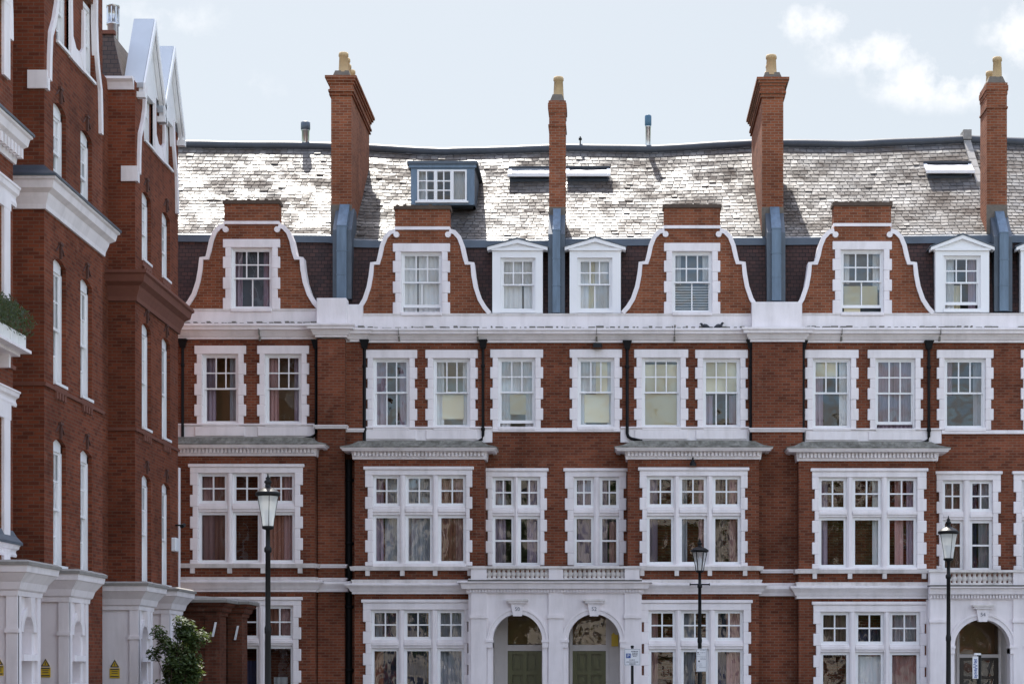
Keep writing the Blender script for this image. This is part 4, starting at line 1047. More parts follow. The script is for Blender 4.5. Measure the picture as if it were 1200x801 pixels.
def extras():
    B, C, Dh = HOUSES['B'], HOUSES['C'], HOUSES['D']
    # box dormer on house B
    y = 2.25; fr = FRONT(y); a, b, c, d = X(481.5, y), X(556, y), Z(240, y), Z(193, y)
    ua, ub, va, vb = X(489, y), X(547, y), Z(236, y), Z(199, y)
    mb = MB().mat(M['lead_light'])
    mb.fbox(fr, a, ua, c, d, -.15, 0); mb.fbox(fr, ub, b, c, d, -.15, 0); mb.fbox(fr, ua, ub, vb, d, -.15, 0); mb.fbox(fr, ua, ub, c, va, -.15, 0)
    mb.mat(M['lead'])
    mb.fbox(fr, a, a+.06, c, d, -3.0, -.151); mb.fbox(fr, b-.06, b, c, d, -3.0, -.151); mb.fbox(fr, a, b, c, c+.05, -1.2, -.151)
    mb.fbox(fr, a-.10, b+.10, d, d+.09, -3.2, .10); mb.mat(M['lead_light']).fbox(fr, a-.06, b+.06, d-.10, d-.001, -.02, .05)
    o = mb.build('box_dormer', B)
    s = MB().mat(M['timber']); g = MB().mat(M['glass']); w = (ub-ua)
    for k, (f0, f1, nu, nv) in enumerate(((0, .37, 2, 3), (.37, .70, 2, 3), (.70, 1, 1, 1))):
        us, vs = bars(s, fr, ua+w*f0, ua+w*f1, va, vb, -.10, .02, .05, nu, nv, .035); panes(g, fr, us, vs, -.04)
    s.fbox(fr, ua-.05, ub+.05, va-.05, va, -.05, .08)
    s.build('sash', o); g.build('pane', o)
    drapes(o, fr, ua, ub, va, vb, [('net',0,.2),('net',.70,1)], -.30); room(o, fr, ua, ub, va, vb, 'dark', 1.6)
    # near-black strip beside the bay: the slot's shade, with soot, put into the colour
    f = MB().mat(M['brick_dark']); f.fbox(FRONT(0), X(404.6), X(415.3), 0, Z(538), -.03, .012); f.build('recess_shade_soot', B)
    # hairline joints and stains in the main cornice
    for (h, ps) in ((HOUSES['A'], (305,)), (B, (468, 560)), (C, (699, 790)), (Dh, (985, 1100))):
        f = MB().mat(M['grime'])
        for p in ps:
            f.box(X(p), X(p)+.014, -.345, -.1, Z(394), Z(387)); f.box(X(p)-.02, X(p)+.03, -.16, -.05, Z(400), Z(395))
        f.build('joint', h)
    # metal flues on the ridge
    for (h, px, y0, y1, r, m) in ((HOUSES['A'], 358, 143, 172, .12, 'steel'), (C, 759.5, 135, 174, .085, 'steel')):
        f = MB().mat(M[m]); x = X(px, YR); z0, z1 = Z(y1, YR), Z(y0, YR)
        f.lathe((x, YR, z0), [(r*1.15, -.3), (r, -.05), (r, (z1-z0)*.62), (r*1.12, (z1-z0)*.63), (r*1.12, (z1-z0)*.66)], 12)
        f.mat(M['flue_blue'] if h is C else M['lead']).lathe((x, YR, z0), [(r*1.0, (z1-z0)*.66), (r*1.25, (z1-z0)*.70), (r*1.25, (z1-z0)*.97), (r*.9, (z1-z0))], 12)
        f.build('flue', h)
    for (h, px, y0, y1) in ((C, 680, 160, 172), (Dh, 1129.5, 153, 164)):
        f = MB().mat(M['black']); x = X(px, YR); f.tube([(x, YR, Z(y1, YR)-.1), (x, YR, Z(y0, YR))], .022, 6); f.box(x-.05, x+.05, YR-.05, YR+.05, Z(y0+4, YR), Z(y0+2, YR)); f.build('vent_pipe', h)
    # stone parapet on the party wall beside the right chimney
    f = MB().mat(M['stone']); x = X(1147, 4)
    for k in range(6):
        p, q = roof_pt(x, .55+.08*k), roof_pt(x, .55+.08*(k+1)-.006)
        f.hexa([(x-.12, p.y, p.z-.1), (x+.10, p.y, p.z-.1), (x+.10, q.y, q.z-.1), (x-.12, q.y, q.z-.1), (x-.12, p.y, p.z+.13), (x+.10, p.y, p.z+.13), (x+.10, q.y, q.z+.13), (x-.12, q.y, q.z+.13)])
    p = roof_pt(x, 1.0); f.box(x-.14, x+.12, p.y-.2, p.y+.35, p.z, p.z+.30)
    f.build('roof_parapet', Dh)
    # floodlight under the main cornice, lamp under the bay cornice
    f = MB().mat(M['black']); y = -.2; x, z = X(700, y), Z(403.5, y)
    f.hexa([(x-.12,y-.12,z-.10),(x+.12,y-.12,z-.10),(x+.15,y+.1,z-.07),(x-.15,y+.1,z-.07),(x-.10,y-.05,z+.04),(x+.10,y-.05,z+.04),(x+.12,y+.15,z+.06),(x-.12,y+.15,z+.06)]); f.tube([(x, y, z), (x, y+.22, z+.05)], .025, 6); f.build('floodlight', C)
    f = MB().mat(M['black']); y = -.95; x, z = X(812, y), Z(541.5, y)
    f.lathe((x, y, z), [(.10, -.09), (.09, -.02), (.05, .04), (.025, .08), (.025, .14)], 10); f.tube([(x, y, z+.1), (x, y+.25, z+.1)], .02, 6); f.build('security_lamp', C)
extras()

# ------------------------------------------------------------------ left row
XB, XR = -11.53, -12.18
def leftu(px): return 11.53*F/(715-px)-D      # position along the row of a picture column on the bay plane
EYE = CAMZ
def left_house(label, y1, y2, yend, top_cor, bands, cornice_style, gabled=True):
    """one bay-fronted house of the left row; y1..y2 is the bay, yend the far end of the recessed wall"""
    Hh = thing('row_house', (XB, (y1+y2)/2, 0), label, 'house', 'houses of the left row')
    LF = LEFT(XB); RF = LEFT(XR); FA = FRONT(y1); FB = FRONT(y2)
    zt = EYE+14.2; wd = .92
    L = y2-y1
    c1, c2 = y1+L*.245, y1+L*.70
    gs = L*.045                            # the top windows sit a little further along
    floors = [(2.1, 4.75), (5.9, 8.5), (10.05, 11.75)]
    holes = []
    for c in (c1, c2):
        for (f0, f1) in floors: holes.append((c-wd/2, c+wd/2, EYE+f0, EYE+f1, .12))
        holes.append((c+gs-wd/2, c+gs+wd/2, EYE+13.03, EYE+14.75))
    mb = MB().mat(M['brick_row'])
    wall(mb, LF, y1, y2, 0, zt+(.6 if gabled else 3.4), holes, .2, [(y1-1, c1+gs-wd/2-.12, zt-.02, zt+1), (c2+gs+wd/2+.12, y2+1, zt-.02, zt+1), (c1+gs+wd/2+.12, c2+gs-wd/2-.12, zt-.02, zt+1)] if gabled else [])
    wall(mb, FA, XR-(0 if gabled else 2), XB, 0, zt if gabled else zt+3.4, [])
    wall(mb, FB, XR, XB, 0, zt, [])
    wall(mb, RF, y2, yend, 0, zt, [])
    mb.face([(XR, yend, 0), (XR-9, yend, 0), (XR-9, yend, zt), (XR, yend, zt)])
    mb.build('wall', Hh)
    # windows
    for (a, b, c, d, *r) in holes:
        w = MB().mat(M['timber']); t = .085
        w.fbox(LF, a, a+t, c, d-.10, -.20, -.09); w.fbox(LF, b-t, b, c, d-.10, -.20, -.09)
        if r:
            N = 8; ww = (b-a)/2; rise = r[0]; rr = (ww*ww+rise*rise)/(2*rise); m = (a+b)/2
            arc = [(b-(b-a)*i/N, d-rr+math.sqrt(rr*rr-(b-(b-a)*i/N-m)**2)) for i in range(N+1)]
            rows = [[LF(u, v, -.09), LF(u, v, -.2), LF(u, d-rise-.14, -.2), LF(u, d-rise-.14, -.09)] for u, v in arc]
            w.grid(rows, closed=True); e = d-rise-.14
        else: w.fbox(LF, a+t, b-t, d-.2, d-.1, -.2, -.09); e = d-.2
        w.fbox(LF, a, b, c-.06, c, -.2, .05)
        wo = w.build('window', Hh)
        s = MB().mat(M['timber']); g = MB().mat(M['glass'])
        md = (c+e)/2
        us, vs = bars(s, LF, a+t, b-t, md-.03, e, -.17, -.12, .055, 3, 2); panes(g, LF, us, vs, -.145)
        us, vs = bars(s, LF, a+t, b-t, c, md+.03, -.22, -.175, .055, 3, 2, bottom=.09); panes(g, LF, us, vs, -.2)
        s.build('sash', wo); g.build('pane', wo)
        drapes(wo, LF, a+t, b-t, c, e, [('net', 0, 1)], -.34); room(wo, LF, a, b, c, e, 'dark', 1.2)
        if r:                                 # cut-brick ornament above the arch and corbel table below the sill
            o = MB().mat(M['wood_dark']); m = (a+b)/2
            o.fbox(LF, m-.03, m+.03, d+.02, d+.34, -.02, .05); o.fbox(LF, m-.11, m+.11, d+.30, d+.35, -.02, .06)
            for sg in (-1, 1): o.prism(LF, [(m+sg*.05, d+.30), (m+sg*.09, d+.30), (m+sg*.30, d+.13), (m+sg*.27, d+.13)], -.02, .03)
            o.build('arch_ornament', wo)
            k = MB().mat(M['wood_red'])
            for i in range(4): k.fbox(LF, a+.1+i*.2, a+.2+i*.2, c-.34, c-.20, -.02, .05)
            k.fbox(LF, a, b, c-.20, c-.065, -.02, .035); k.build('corbel', wo)
    # cornices round the bay
    path = [(XR, y1), (XB, y1), (XB, y2), (XR, y2)]
    for (z1, h, out, m, lead, dent) in bands:
        b = MB().mat(M[m]); z1 += EYE; z0 = z1-h
        b.sweep(path, [(-.05, z0), (.05, z0), (.06, z0+h*.15), (out*.35, z0+h*.38), (out*.4, z0+h*.5), (out*.75, z0+h*.62), (out*.85, z0+h*.85), (out, z0+h*.9), (out, z1), (-.05, z1)])
        if dent: dentils(b, LF, y1-.1, y2+.1, z0+h*.18, z0+h*.48, out*.3, out*.62, .2)
        o = b.build('cornice', Hh)
        if lead:
            l = MB().mat(M['lead']); l.sweep(path, [(out+.03, z1-.02), (out+.03, z1+.03), (out*.5, z1+.14), (-.02, z1+.30), (-.05, z1)]); l.build('lead_capping', o)
    b = MB().mat(M['wood_red']); z = EYE+5.78
    b.sweep(path, [(-.05, z-.07), (.04, z-.07), (.05, z), (-.05, z+.02)]); b.build('string_course', Hh)
    # eaves cornice on the return, tiled mansard, gablets
    b = MB().mat(M['white']); z1 = EYE+14.25
    if gabled: b.sweep([(XR-2, y1), (XB-.35, y1), (XB-.02, y1)], [(-.05, z1-.28), (.05, z1-.28), (.08, z1-.2), (.12, z1-.12), (.2, z1-.06), (.2, z1), (-.05, z1+.03)])
    if gabled: b.build('cornice', Hh)
    r = MB().mat(M['tile_row']); z2 = EYE+15.40; xb = XB-.3; re = yend if gabled else y2
    r.hexa([(XR-9, y1+.0, z1), (xb, y1+.0, z1), (xb, re, z1), (XR-9, re, z1), (XR-9, y1+.25, z2), (xb-.3, y1+.25, z2), (xb-.3, re, z2), (XR-9, re, z2)])
    r.mat(M['wood_red']).box(XR-9, xb-.25, y1+.2, y1+.36, z2, z2+.09)
    r.build('roof', Hh)
    hw = 1.17; c1, c2 = c1+gs, c2+gs
    for c in ((c1, c2) if gabled else ()):
        zp, ze = EYE+16.08, EYE+14.10
        g = MB().mat(M['timber'])
        g.prism(LF, [(c-hw*.86, ze+.28), (c+hw*.86, ze+.28), (c, zp-.15)], -.1, .035)
        g.fbox(LF, c-wd/2-.12, c+wd/2+.12, ze+.05, ze+.30, -.08, .05)
        go = g.build('gablet', Hh)
        k = MB().mat(M['lead_pale'])
        for s in (-1, 1):
            e = c+s*hw; th = .10
            k.hexa([LF(e, ze-.02, .15), LF(c, zp-.06, .15), LF(c, zp-.06, -.36), LF(e, ze-.02, -.32), LF(e+s*.02, ze+.10, .15), LF(c, zp+.07, .15), LF(c, zp+.07, -.36), LF(e+s*.02, ze+.10, -.32)])
        k.prism(LF, [(c-hw, ze), (c+hw, ze), (c, zp-.05)], -.34, -.30)
        k.build('gablet_roof', go)
        bb = MB().mat(M['timber'])
        for s in (-1, 1):
            e = c+s*hw
            bb.prism(LF, [(e, ze-.16), (e, ze+.10), (c, zp+.05), (c, zp-.20)], .155, .20)
            bb.prism(LF, [(e-s*.04, ze-.12), (e-s*.04, ze+.06), (c, zp-.02), (c, zp-.20)], .04, .14)
            bb.fbox(LF, *sorted((e-s*.15, e+s*.03)), ze-.26, ze-.12, -.05, .21)
        bb.build('bargeboard', go)
    # white shaped copings beside the upper windows
    w = MB().mat(M['white'])
    z0 = EYE+12.0
    def shaped(u_top, u_bot, sgn):
        pts = [(u_bot, z0), (u_bot+.02*sgn, z0+.5), (u_bot+(u_top-u_bot)*.15, z0+1.0), (u_bot+(u_top-u_bot)*.55, z0+1.35), (u_bot+(u_top-u_bot)*.85, z0+1.75), (u_top, z0+2.35)]+([] if gabled else [(u_top-.02*sgn, z0+5.0)])
        w.ribbon(LF, pts if sgn < 0 else pts[::-1], .16, -.05, .07)
    shaped(c1-wd/2-.06, y1+.17, 1); shaped(c2+wd/2+.06, y2-.17, -1)
    for s, c in ((1, c1), (-1, c2)):
        a = c+s*wd/2
        w.prism(LF, [(a, EYE+12.95), (a+s*.10, EYE+12.95), (a+s*.42, EYE+13.25), (a+s*.16, EYE+13.45), (a+s*.12, EYE+14.3), (a, EYE+14.3)], -.05, .06)
    w.fbox(LF, c1+wd/2+.10, c2-wd/2-.10, EYE+12.95, EYE+13.27, -.05, .055)
    w.fbox(FA, XB-.33, XB+.07, z0-.25, z0+.12, -.02, .05); w.fbox(LF, y1+.0, y1+.17, z0-.25, z0, -.05, .07)
    w.build('coping', Hh)
    return Hh

def row_porch(house, y1, y2, xp, top=1.93, m='stucco', brick=False):
    """square stucco entrance porch with an arched side opening"""
    LF = LEFT(xp); FA = FRONT(y1); z1 = EYE+top; z0 = z1-.58
    mb = MB().mat(M[m]); L = y2-y1; c = (y1+y2)/2+.02; hw = .31; zs = EYE+.64; N = 14
    arc = [(c-hw*math.cos(math.pi*i/N), zs+hw*math.sin(math.pi*i/N)) for i in range(N+1)]
    mb.face([LF(y1,0), LF(c-hw,0), LF(c-hw,z0), LF(y1,z0)]); mb.face([LF(c+hw,0), LF(y2,0), LF(y2,z0), LF(c+hw,z0)])
    for p, q in zip(arc, arc[1:]):
        mb.face([LF(*p), LF(*q), LF(q[0], z0), LF(p[0], z0)]); mb.face([LF(*p), LF(*q), LF(*q, -.35), LF(*p, -.35)], True)
    for s in (-1, 1): mb.face([LF(c+s*hw,0), LF(c+s*hw,zs), LF(c+s*hw,zs,-.35), LF(c+s*hw,0,-.35)])
    mb.face([LF(c-hw,0,-.35), LF(c+hw,0,-.35), LF(c+hw,zs+hw,-.35), LF(c-hw,zs+hw,-.35)])
    rows = []
    for i in range(N+1):
        t = math.pi*i/N; rows.append([LF(c-(hw+o)*math.cos(t), zs+(hw+o)*math.sin(t), d) for o, d in ((0,0),(0,.04),(.12,.05),(.16,.05),(.16,0))])
    mb.grid(rows)
    mb.prism(LF, [(c-.08, zs+hw-.03), (c+.08, zs+hw-.03), (c+.13, zs+hw+.34), (c-.13, zs+hw+.34)], -.02, .12)
    mb.fbox(LF, c-hw-.14, c+hw+.14, EYE+.10, EYE+.22, -.3, .09); mb.fbox(LF, c-hw, c+hw, EYE-.42, EYE-.34, -.3, .05)
    mb.fbox(LF, c-hw, c+hw, 0, EYE-.42, -.3, .02)
    for u0, u1 in ((y1+.0, y1+.2), (y2-.2, y2)): mb.fbox(LF, u0, u1, 0, z0-.001, -.05, .06)
    for y in (y1, y2): 
        ff = FRONT(y); mb.face([ff(XR, 0), ff(xp, 0), ff(xp, z0), ff(XR, z0)])
    mb.fbox(FA, xp-.15, xp+.06, 0, z0-.001, -.05, .05); mb.fbox(FA, XR, XR+.25, 0, z0-.001, -.05, .05)
    mb.fbox(FA, xp-.18, xp+.09, EYE+.62, EYE+.70, -.02, .08)
    mb.face([(XR, y1, z1), (xp, y1, z1), (xp, y2, z1), (XR, y2, z1)])
    o = mb.build('porch', house)
    cm = MB().mat(M[m]); path = [(XR, y1), (xp, y1), (xp, y2), (XR, y2)]
    cm.sweep(path, [(-.05, z0-.05), (.07, z0-.05), (.08, z0+.04), (.12, z0+.07), (.16, z0+.2), (.28, z0+.36), (.31, z0+.38), (.33, z0+.50), (-.05, z0+.52)])
    cm.mat(M['stone']); cm.sweep(path, [(-.05, z0+.52), (.36, z0+.50), (.37, z0+.56), (.3, z0+.60), (-.05, z1)])
    cm.build('cornice', o)
    return o

W = (9.92, .62, .32, 'white', True, False)
H0 = left_house('red brick row house at the far left with dentilled white cornice and window box', 32.2-D, 37.15-D, 39.2-D, None, [(10.3, .62, .30, 'white', True, True), (5.3, .3, .12, 'white', False, False), (9.25, .4, .12, 'white', False, False), (2.35, .25, .12, 'white', True, False)], 'w', False)
H1 = left_house('red brick row house, middle of the left row, plain white cornice capped in lead', 39.2-D, 43.7-D, 46.7-D, None, [W], 'w', False)
H2 = left_house('red brick row house with brown brick cornice and two lead-roofed gablets, farthest of the row', 46.7-D, 51.35-D, 52.4-D, None, [(9.55, .70, .36, 'wood_red', False, False)], 'w')
row_porch(H1, 35.5-D, 36.9-D, -10.98); row_porch(H1, 38.87-D, 40.28-D, -10.98)
row_porch(H2, 44.6-D, 45.95-D, -10.98); row_porch(H2, 47.7-D, 49.05-D, -10.98)
def row_extras():
    f = MB().mat(M['steel']); x, y = X(132.5, -6.5), -6.5; z0 = EYE+15.5; z1 = Z(7, -6.5)
    f.lathe((x, y, z0), [(.14, 0), (.14, (z1-z0)*.55), (.165, (z1-z0)*.56), (.165, (z1-z0)*.6), (.12, (z1-z0)*.6), (.12, (z1-z0)*.95), (.165, (z1-z0)*.95), (.165, z1-z0)], 14)
    for k in range(8):
        a = k*math.pi/4; f.box(x+.15*math.cos(a)-.012, x+.15*math.cos(a)+.012, y+.15*math.sin(a)-.012, y+.15*math.sin(a)+.012, z0+(z1-z0)*.6, z0+(z1-z0)*.95)
    f.build('flue', H2)
    LF = LEFT(XB)
    f = MB().mat(M['black']); u = leftu(205.5); z = Z(615, u); f.tube([LF(u, z, 0), LF(u, z, .18)], .02, 6); f.tube([LF(u-.12, z-.04, .2), LF(u+.14, z+.02, .2)], .055, 8); f.build('camera_housing', H2)
    f = MB().mat(M['sign_white']); u = leftu(203); z = Z(637, u); f.fbox(LF, u-.2, u+.2, z-.20, z+.16, -.02, .12); f.build('meter_box', H2, bevel=.02)
    # pale quoin strip closing the row against the terrace
    f = MB().mat(M['stucco']); f.box(XB-.8, XB+.02, 51.36-D, 51.55-D, EYE+1.75, EYE+5.3); f.build('end_pilaster', H2)
    # kneeler bracket of the nearest house
    # white shutters of the nearest house are out of frame; its window heads stay
    for v0, v1 in ((1.95, 5.0), (6.95, 9.0), (11.2, 12.9)):
        f = MB().mat(M['white']); f.fbox(LF, 35.9-D, 36.86-D, EYE+v1-.3, EYE+v1, -.05, .06); f.fbox(LF, 36.45-D, 36.82-D, EYE+v0, EYE+v1-.3, -.05, .055)
        f.build('window_surround', H0)
row_extras()

def brick_porch():
    P = thing('brick_porch', (-10.6, 51.2-D, 0), 'dark red brick entrance porch with a stone coping between the row and the terrace', 'porch')
    for (ya, yb, xp) in ((50.35-D, 51.35-D, X(271, 50.4-D-D*0)), (51.6-D, 52.6-D, X(285, -3.0))):
        pass
    mb = MB().mat(M['brick_porch']); z1 = Z(706, -4.5)
    blocks = [(-4.75, -3.75, X(256, -4.75), 0), (-3.3, -2.35, X(282, -3.3), 0)]
    cm = MB().mat(M['brick_porch']); cs = MB().mat(M['stone'])
    for (ya, yb, xp, _) in blocks:
        mb.box(-13.0, xp, ya, yb, 0, z1-.30)
        LFp = LEFT(xp); FAp = FRONT(ya)
        mb.fbox(FAp, xp-.34, xp+.04, 0, z1-.30, -.02, .05); mb.fbox(FAp, xp-1.5, xp-1.2, 0, z1-.30, -.02, .05)
        mb.fbox(FAp, xp-1.9, xp-.34, z1-1.2, z1-1.1, -.02, .04)
        path = [(-13.0, ya), (xp, ya), (xp, yb), (-13.0, yb)]
        cm.sweep(path, [(-.05, z1-.34), (.04, z1-.34), (.05, z1-.26), (.11, z1-.22), (.13, z1-.12), (.20, z1-.07), (.22, z1), (-.05, z1+.02)])
        cs.sweep(path, [(-.6, z1+.02), (.27, z1+.0), (.29, z1+.07), (.22, z1+.12), (-.6, z1+.20)])
    mb.build('wall', P); cm.build('cornice', P); cs.build('coping', P)
    for (px, py, yy) in ((252, 737, -4.75), (278, 741, -3.3)):
        w = MB().mat(M['sign_white']); x, z = X(px, yy), Z(py, yy)
        w.prism(FRONT(yy), [(x-.07, z-.19), (x-.02, z-.19), (x+.06, z+.19), (x+.01, z+.19)], .03, .10); w.build('light_bracket', P)
    return P
brick_porch()

# ------------------------------------------------------------------ street things
def text(body, size, loc, rot, m, parent, name='lettering', ext=.002, align='CENTER'):
    o = text_mesh(body, size, m, name, ext); o.location = loc; o.rotation_euler = rot; put(o, parent); return o

def lamp_post(px, y, topz, lant_h, cap_w, m, label, ladder=False, lean=0.0):
    x = X(px, y); T = thing('street_lamp', (x, y, 0), label, 'street lamp', 'black street lamps')
    zl = topz-lant_h                       # foot of the lantern
    hg, hc = lant_h*.60, lant_h*.14
    mb = MB().mat(M['black'])
    mb.lathe((x, y, 0), [(.20, 0), (.20, .10), (.15, .14), (.14, .8), (.16, .84), (.16, .9), (.10, .98), (.058, 1.1), (.052, zl*.55), (.062, zl*.56), (.062, zl*.575), (.048, zl*.59), (.044, zl-.42), (.066, zl-.40), (.066, zl-.34), (.04, zl-.30), (.038, zl-.02), (.10, zl+.0), (.10, zl+.02)], 14)
    if ladder:
        mb.tube([(x-.26, y, zl-.32), (x+.26, y, zl-.32)], .02, 6); mb.tube([(x-.27, y, zl-.32), (x-.24, y, zl-.32)], .032, 8); mb.tube([(x+.24, y, zl-.32), (x+.27, y, zl-.32)], .032, 8)
    mb.build('post', T)
    rt, rb = cap_w*.46, cap_w*.24
    g = MB().mat(M[m]); n = 16 if not ladder else 6
    g.lathe((x, y, zl+.03), [(rb, 0), (rb*1.15, hg*.25), (rt, hg)], n, smooth=not ladder, caps=False)
    L = g.build('lantern_glass', T)
    f = MB().mat(M['black'])
    f.lathe((x, y, zl+.03+hg), [(rt*1.05, -.02), (rt*1.22, 0), (rt*1.22, .045), (rt*1.05, .06), (rt*.85, hc*.75), (rt*.45, hc), (.05, hc*1.1), (.045, hc*1.5), (.065, hc*1.7), (.065, hc*1.85), (.03, hc*2.1), (.045, hc*2.25), (.02, hc*2.5), (.004, hc*2.95)], 16)
    f.lathe((x, y, zl), [(rb*.9, 0), (rb*1.12, .015), (rb*1.12, .04), (rb, .05)], 16)
    for k in range(n if ladder else 4):
        a = k*2*math.pi/(n if ladder else 4)+.3*(not ladder)
        f.tube([(x+rb*1.02*math.cos(a), y+rb*1.02*math.sin(a), zl+.03), (x+rb*1.17*math.cos(a), y+rb*1.17*math.sin(a), zl+.03+hg*.25), (x+rt*1.02*math.cos(a), y+rt*1.02*math.sin(a), zl+.03+hg)], .011 if ladder else .006, 5)
    f.build('lantern_cap', T)
    if not ladder:
        d = MB().mat(M['sign_white']); d.lathe((x, y, zl+.05), [(rb*.5, 0), (rb*.62, hg*.3), (rb*.75, hg*.5)], 12); d.build('lamp_bulb', T)
    else:
        d = MB().mat(M['sign_white']); d.lathe((x, y, zl+.05), [(.02, 0), (.03, .1), (.05, .2), (.05, .3), (.02, .36)], 10); d.build('lamp_bulb', T)
    return T
def top(py, y): return Z(py, y)
lamp_post(314, -21.3, top(557, -21.3), .93, .39, 'lantern', 'black lamp post with white frosted lantern, close to the left row')
l2 = lamp_post(820, -4.0, top(632, -4.0), .86, .42, 'lantern_clear', 'black lamp post with a clear shaded lantern and cross bar, carrying a parking plate', ladder=True)
lamp_post(1111.5, -11.4, top(606, -11.4), .97, .43, 'lantern', 'black lamp post with a white frosted lantern before the rightmost porch')

def sign_lines(parent, x, y, z, w, rows, m='ink_soft'):
    mb = MB().mat(M[m]); rnd = random.Random(int(abs(x)*50))
    for (dz, f0, f1, h) in rows:
        u = x-w/2+w*f0
        while u < x-w/2+w*f1:                # broken strokes, as small print reads at this distance
            q = min(u+rnd.uniform(.012, .04), x-w/2+w*f1); mb.box(u, q, y-.004, y, z+dz-h/2, z+dz+h/2); u = q+.010
    return mb.build('print', parent)
def parking_plate(T, x, y, z, w, h, P):
    pl = MB().mat(M['sign_white']); pl.box(x-w/2, x+w/2, y-.012, y, z-h/2, z+h/2); o = pl.build('sign_plate', T)
    e = MB().mat(M['ink_soft']); t = .008
    for (a, b, c, d) in ((-w/2+.01, w/2-.01, h/2-.02, h/2-.012), (-w/2+.01, w/2-.01, -h/2+.012, -h/2+.02)): e.box(x+a, x+b, y-.0155, y-.0125, z+c, z+d)
    for s in (-1, 1): e.box(x+s*(w/2-.014)-.004, x+s*(w/2-.014)+.004, y-.0155, y-.0125, z-h/2+.02, z+h/2-.02)
    e.build('border', o)
    return o
def parking_sign():
    y = -3.6; x = X(741, y); T = thing('parking_sign', (x, y, 0), 'white parking sign with a blue P on a black post by the green doors', 'sign')
    mb = MB().mat(M['black']); mb.tube([(x, y+.05, 0), (x, y+.05, Z(756.5, y))], .038, 10); mb.lathe((x, y+.05, Z(756.5, y)), [(.045, -.03), (.045, .01), (.02, .02)], 10); mb.build('post', T)
    w, h = 19*(D+y)/F, 19.6*(D+y)/F; z = Z(769.3, y)
    o = parking_plate(T, x, y, z, w, h, True)
    b = MB().mat(M['sign_blue']); b.box(x-w*.38, x-w*.10, y-.016, y-.0125, z-h*.06, z+h*.22); b.build('blue_panel', o)
    text('P', h*.27, (x-w*.24, y-.0165, z+h*.075), (R(90), 0, 0), 'sign_white', o)
    sign_lines(o, x, y-.0125, z, w, [(h*.34, .44, .86, .022), (h*.24, .50, .84, .022), (h*.14, .48, .84, .022), (h*.05, .54, .76, .018), (-h*.17, .32, .66, .018), (-h*.29, .14, .88, .018), (-h*.40, .32, .70, .022)], 'ink')
parking_sign()
def lamp_plate():
    y = -4.09; x = X(822, y); z = Z(773, y); w, h = 12.5*(D+y)/F, 27*(D+y)/F
    o = parking_plate(l2, x, y, z, w, h, False)
    b = MB().mat(M['ink']); b.box(x-w*.42, x-w*.22, y-.016, y-.0125, z+h*.31, z+h*.345); b.box(x-w*.30, x-w*.16, y-.016, y-.0125, z-h*.08, z-h*.01); b.box(x-w*.45, x+w*.45, y-.016, y-.0125, z+h*.17, z+h*.176); b.build('symbol', o)
    sign_lines(o, x, y-.0125, z, w, [(h*.44, .40, .86, .014), (h*.33, .40, .86, .012), (h*.25, .1, .4, .012), (h*.10, .40, .9, .012), (h*.04, .40, .9, .012), (-h*.16, .15, .55, .010), (-h*.24, .12, .6, .010), (-h*.30, .3, .9, .010)], 'ink_soft')
lamp_plate()
def banner_post():
    y = -8.0; x = X(1147.5, y); T = thing('banner_post', (x, y, 0), 'narrow white vertical panel with blue print on a black post before the dark door', 'sign')
    mb = MB().mat(M['black']); zt = Z(767, y); mb.tube([(x, y, 0), (x, y, zt)], .055, 10); mb.build('post', T)
    c = MB().mat(M['sign_white']); c.box(x-.12, x+.03, y-.07, y+.07, zt, zt+.05); c.build('post_cap', T)
    w, h = 6.6*(D+y)/F, 26*(D+y)/F; xc, z = X(1142.3, y), Z(781.5, y)
    p = MB().mat(M['sign_white']); p.box(xc-w/2, xc+w/2, y-.09, y-.07, z-h/2, z+h/2); o = p.build('panel', T)
    sign_lines(o, xc, y-.091, z, w, [(h*f, a, b, .03) for f, a, b in ((.36,.3,.8),(.29,.35,.8),(.22,.3,.7),(.14,.15,.5),(.08,.5,.85),(.02,.15,.6),(-.05,.4,.85),(-.12,.3,.8),(-.20,.35,.75),(-.28,.3,.7),(-.36,.4,.85),(-.43,.3,.8))], 'sign_blue')
banner_post()

def warning_sign(x, y, z, w, h, label):
    T = thing('warning_sign', (x, y, z-h/2), label, 'sign', 'yellow warning signs on the row porches')
    fr = FRONT(y); mb = MB().mat(M['yellow']); mb.fbox(fr, x-w/2, x+w/2, z-h/2, z+h*.03, 0, .012)
    zt = z+h/2; zb = z+h*.08
    mb.prism(fr, [(x-w*.46, zb), (x+w*.46, zb), (x, zt)], 0, .010); mb.build('plate', T)
    k = MB().mat(M['ink'])
    A, B, Cc = Vector((x-w*.46, zb)), Vector((x+w*.46, zb)), Vector((x, zt)); m = (A+B+Cc)/3
    for p, q in ((A, B), (B, Cc), (Cc, A)):
        a, b = m+(p-m)*.97, m+(q-m)*.97; c, d = m+(q-m)*.66, m+(p-m)*.66
        k.prism(fr, [tuple(a), tuple(b), tuple(c), tuple(d)], .010, .014)
    k.prism(fr, [(x-.004, z+h*.30), (x+.016, z+h*.30), (x-.002, z+h*.21), (x+.012, z+h*.21), (x-.012, z+h*.11), (x-.004, z+h*.19), (x-.016, z+h*.19)], .011, .015)
    for f in (-.02, -.40): k.fbox(fr, x-w*.42, x+w*.42, z+h*f-.014, z+h*f+.008, .012, .015)
    for f in (-.14, -.24): k.fbox(fr, x-w*.30, x+w*.30, z+h*f-.008, z+h*f+.006, .012, .015)
    k.build('symbol', T)
    return T
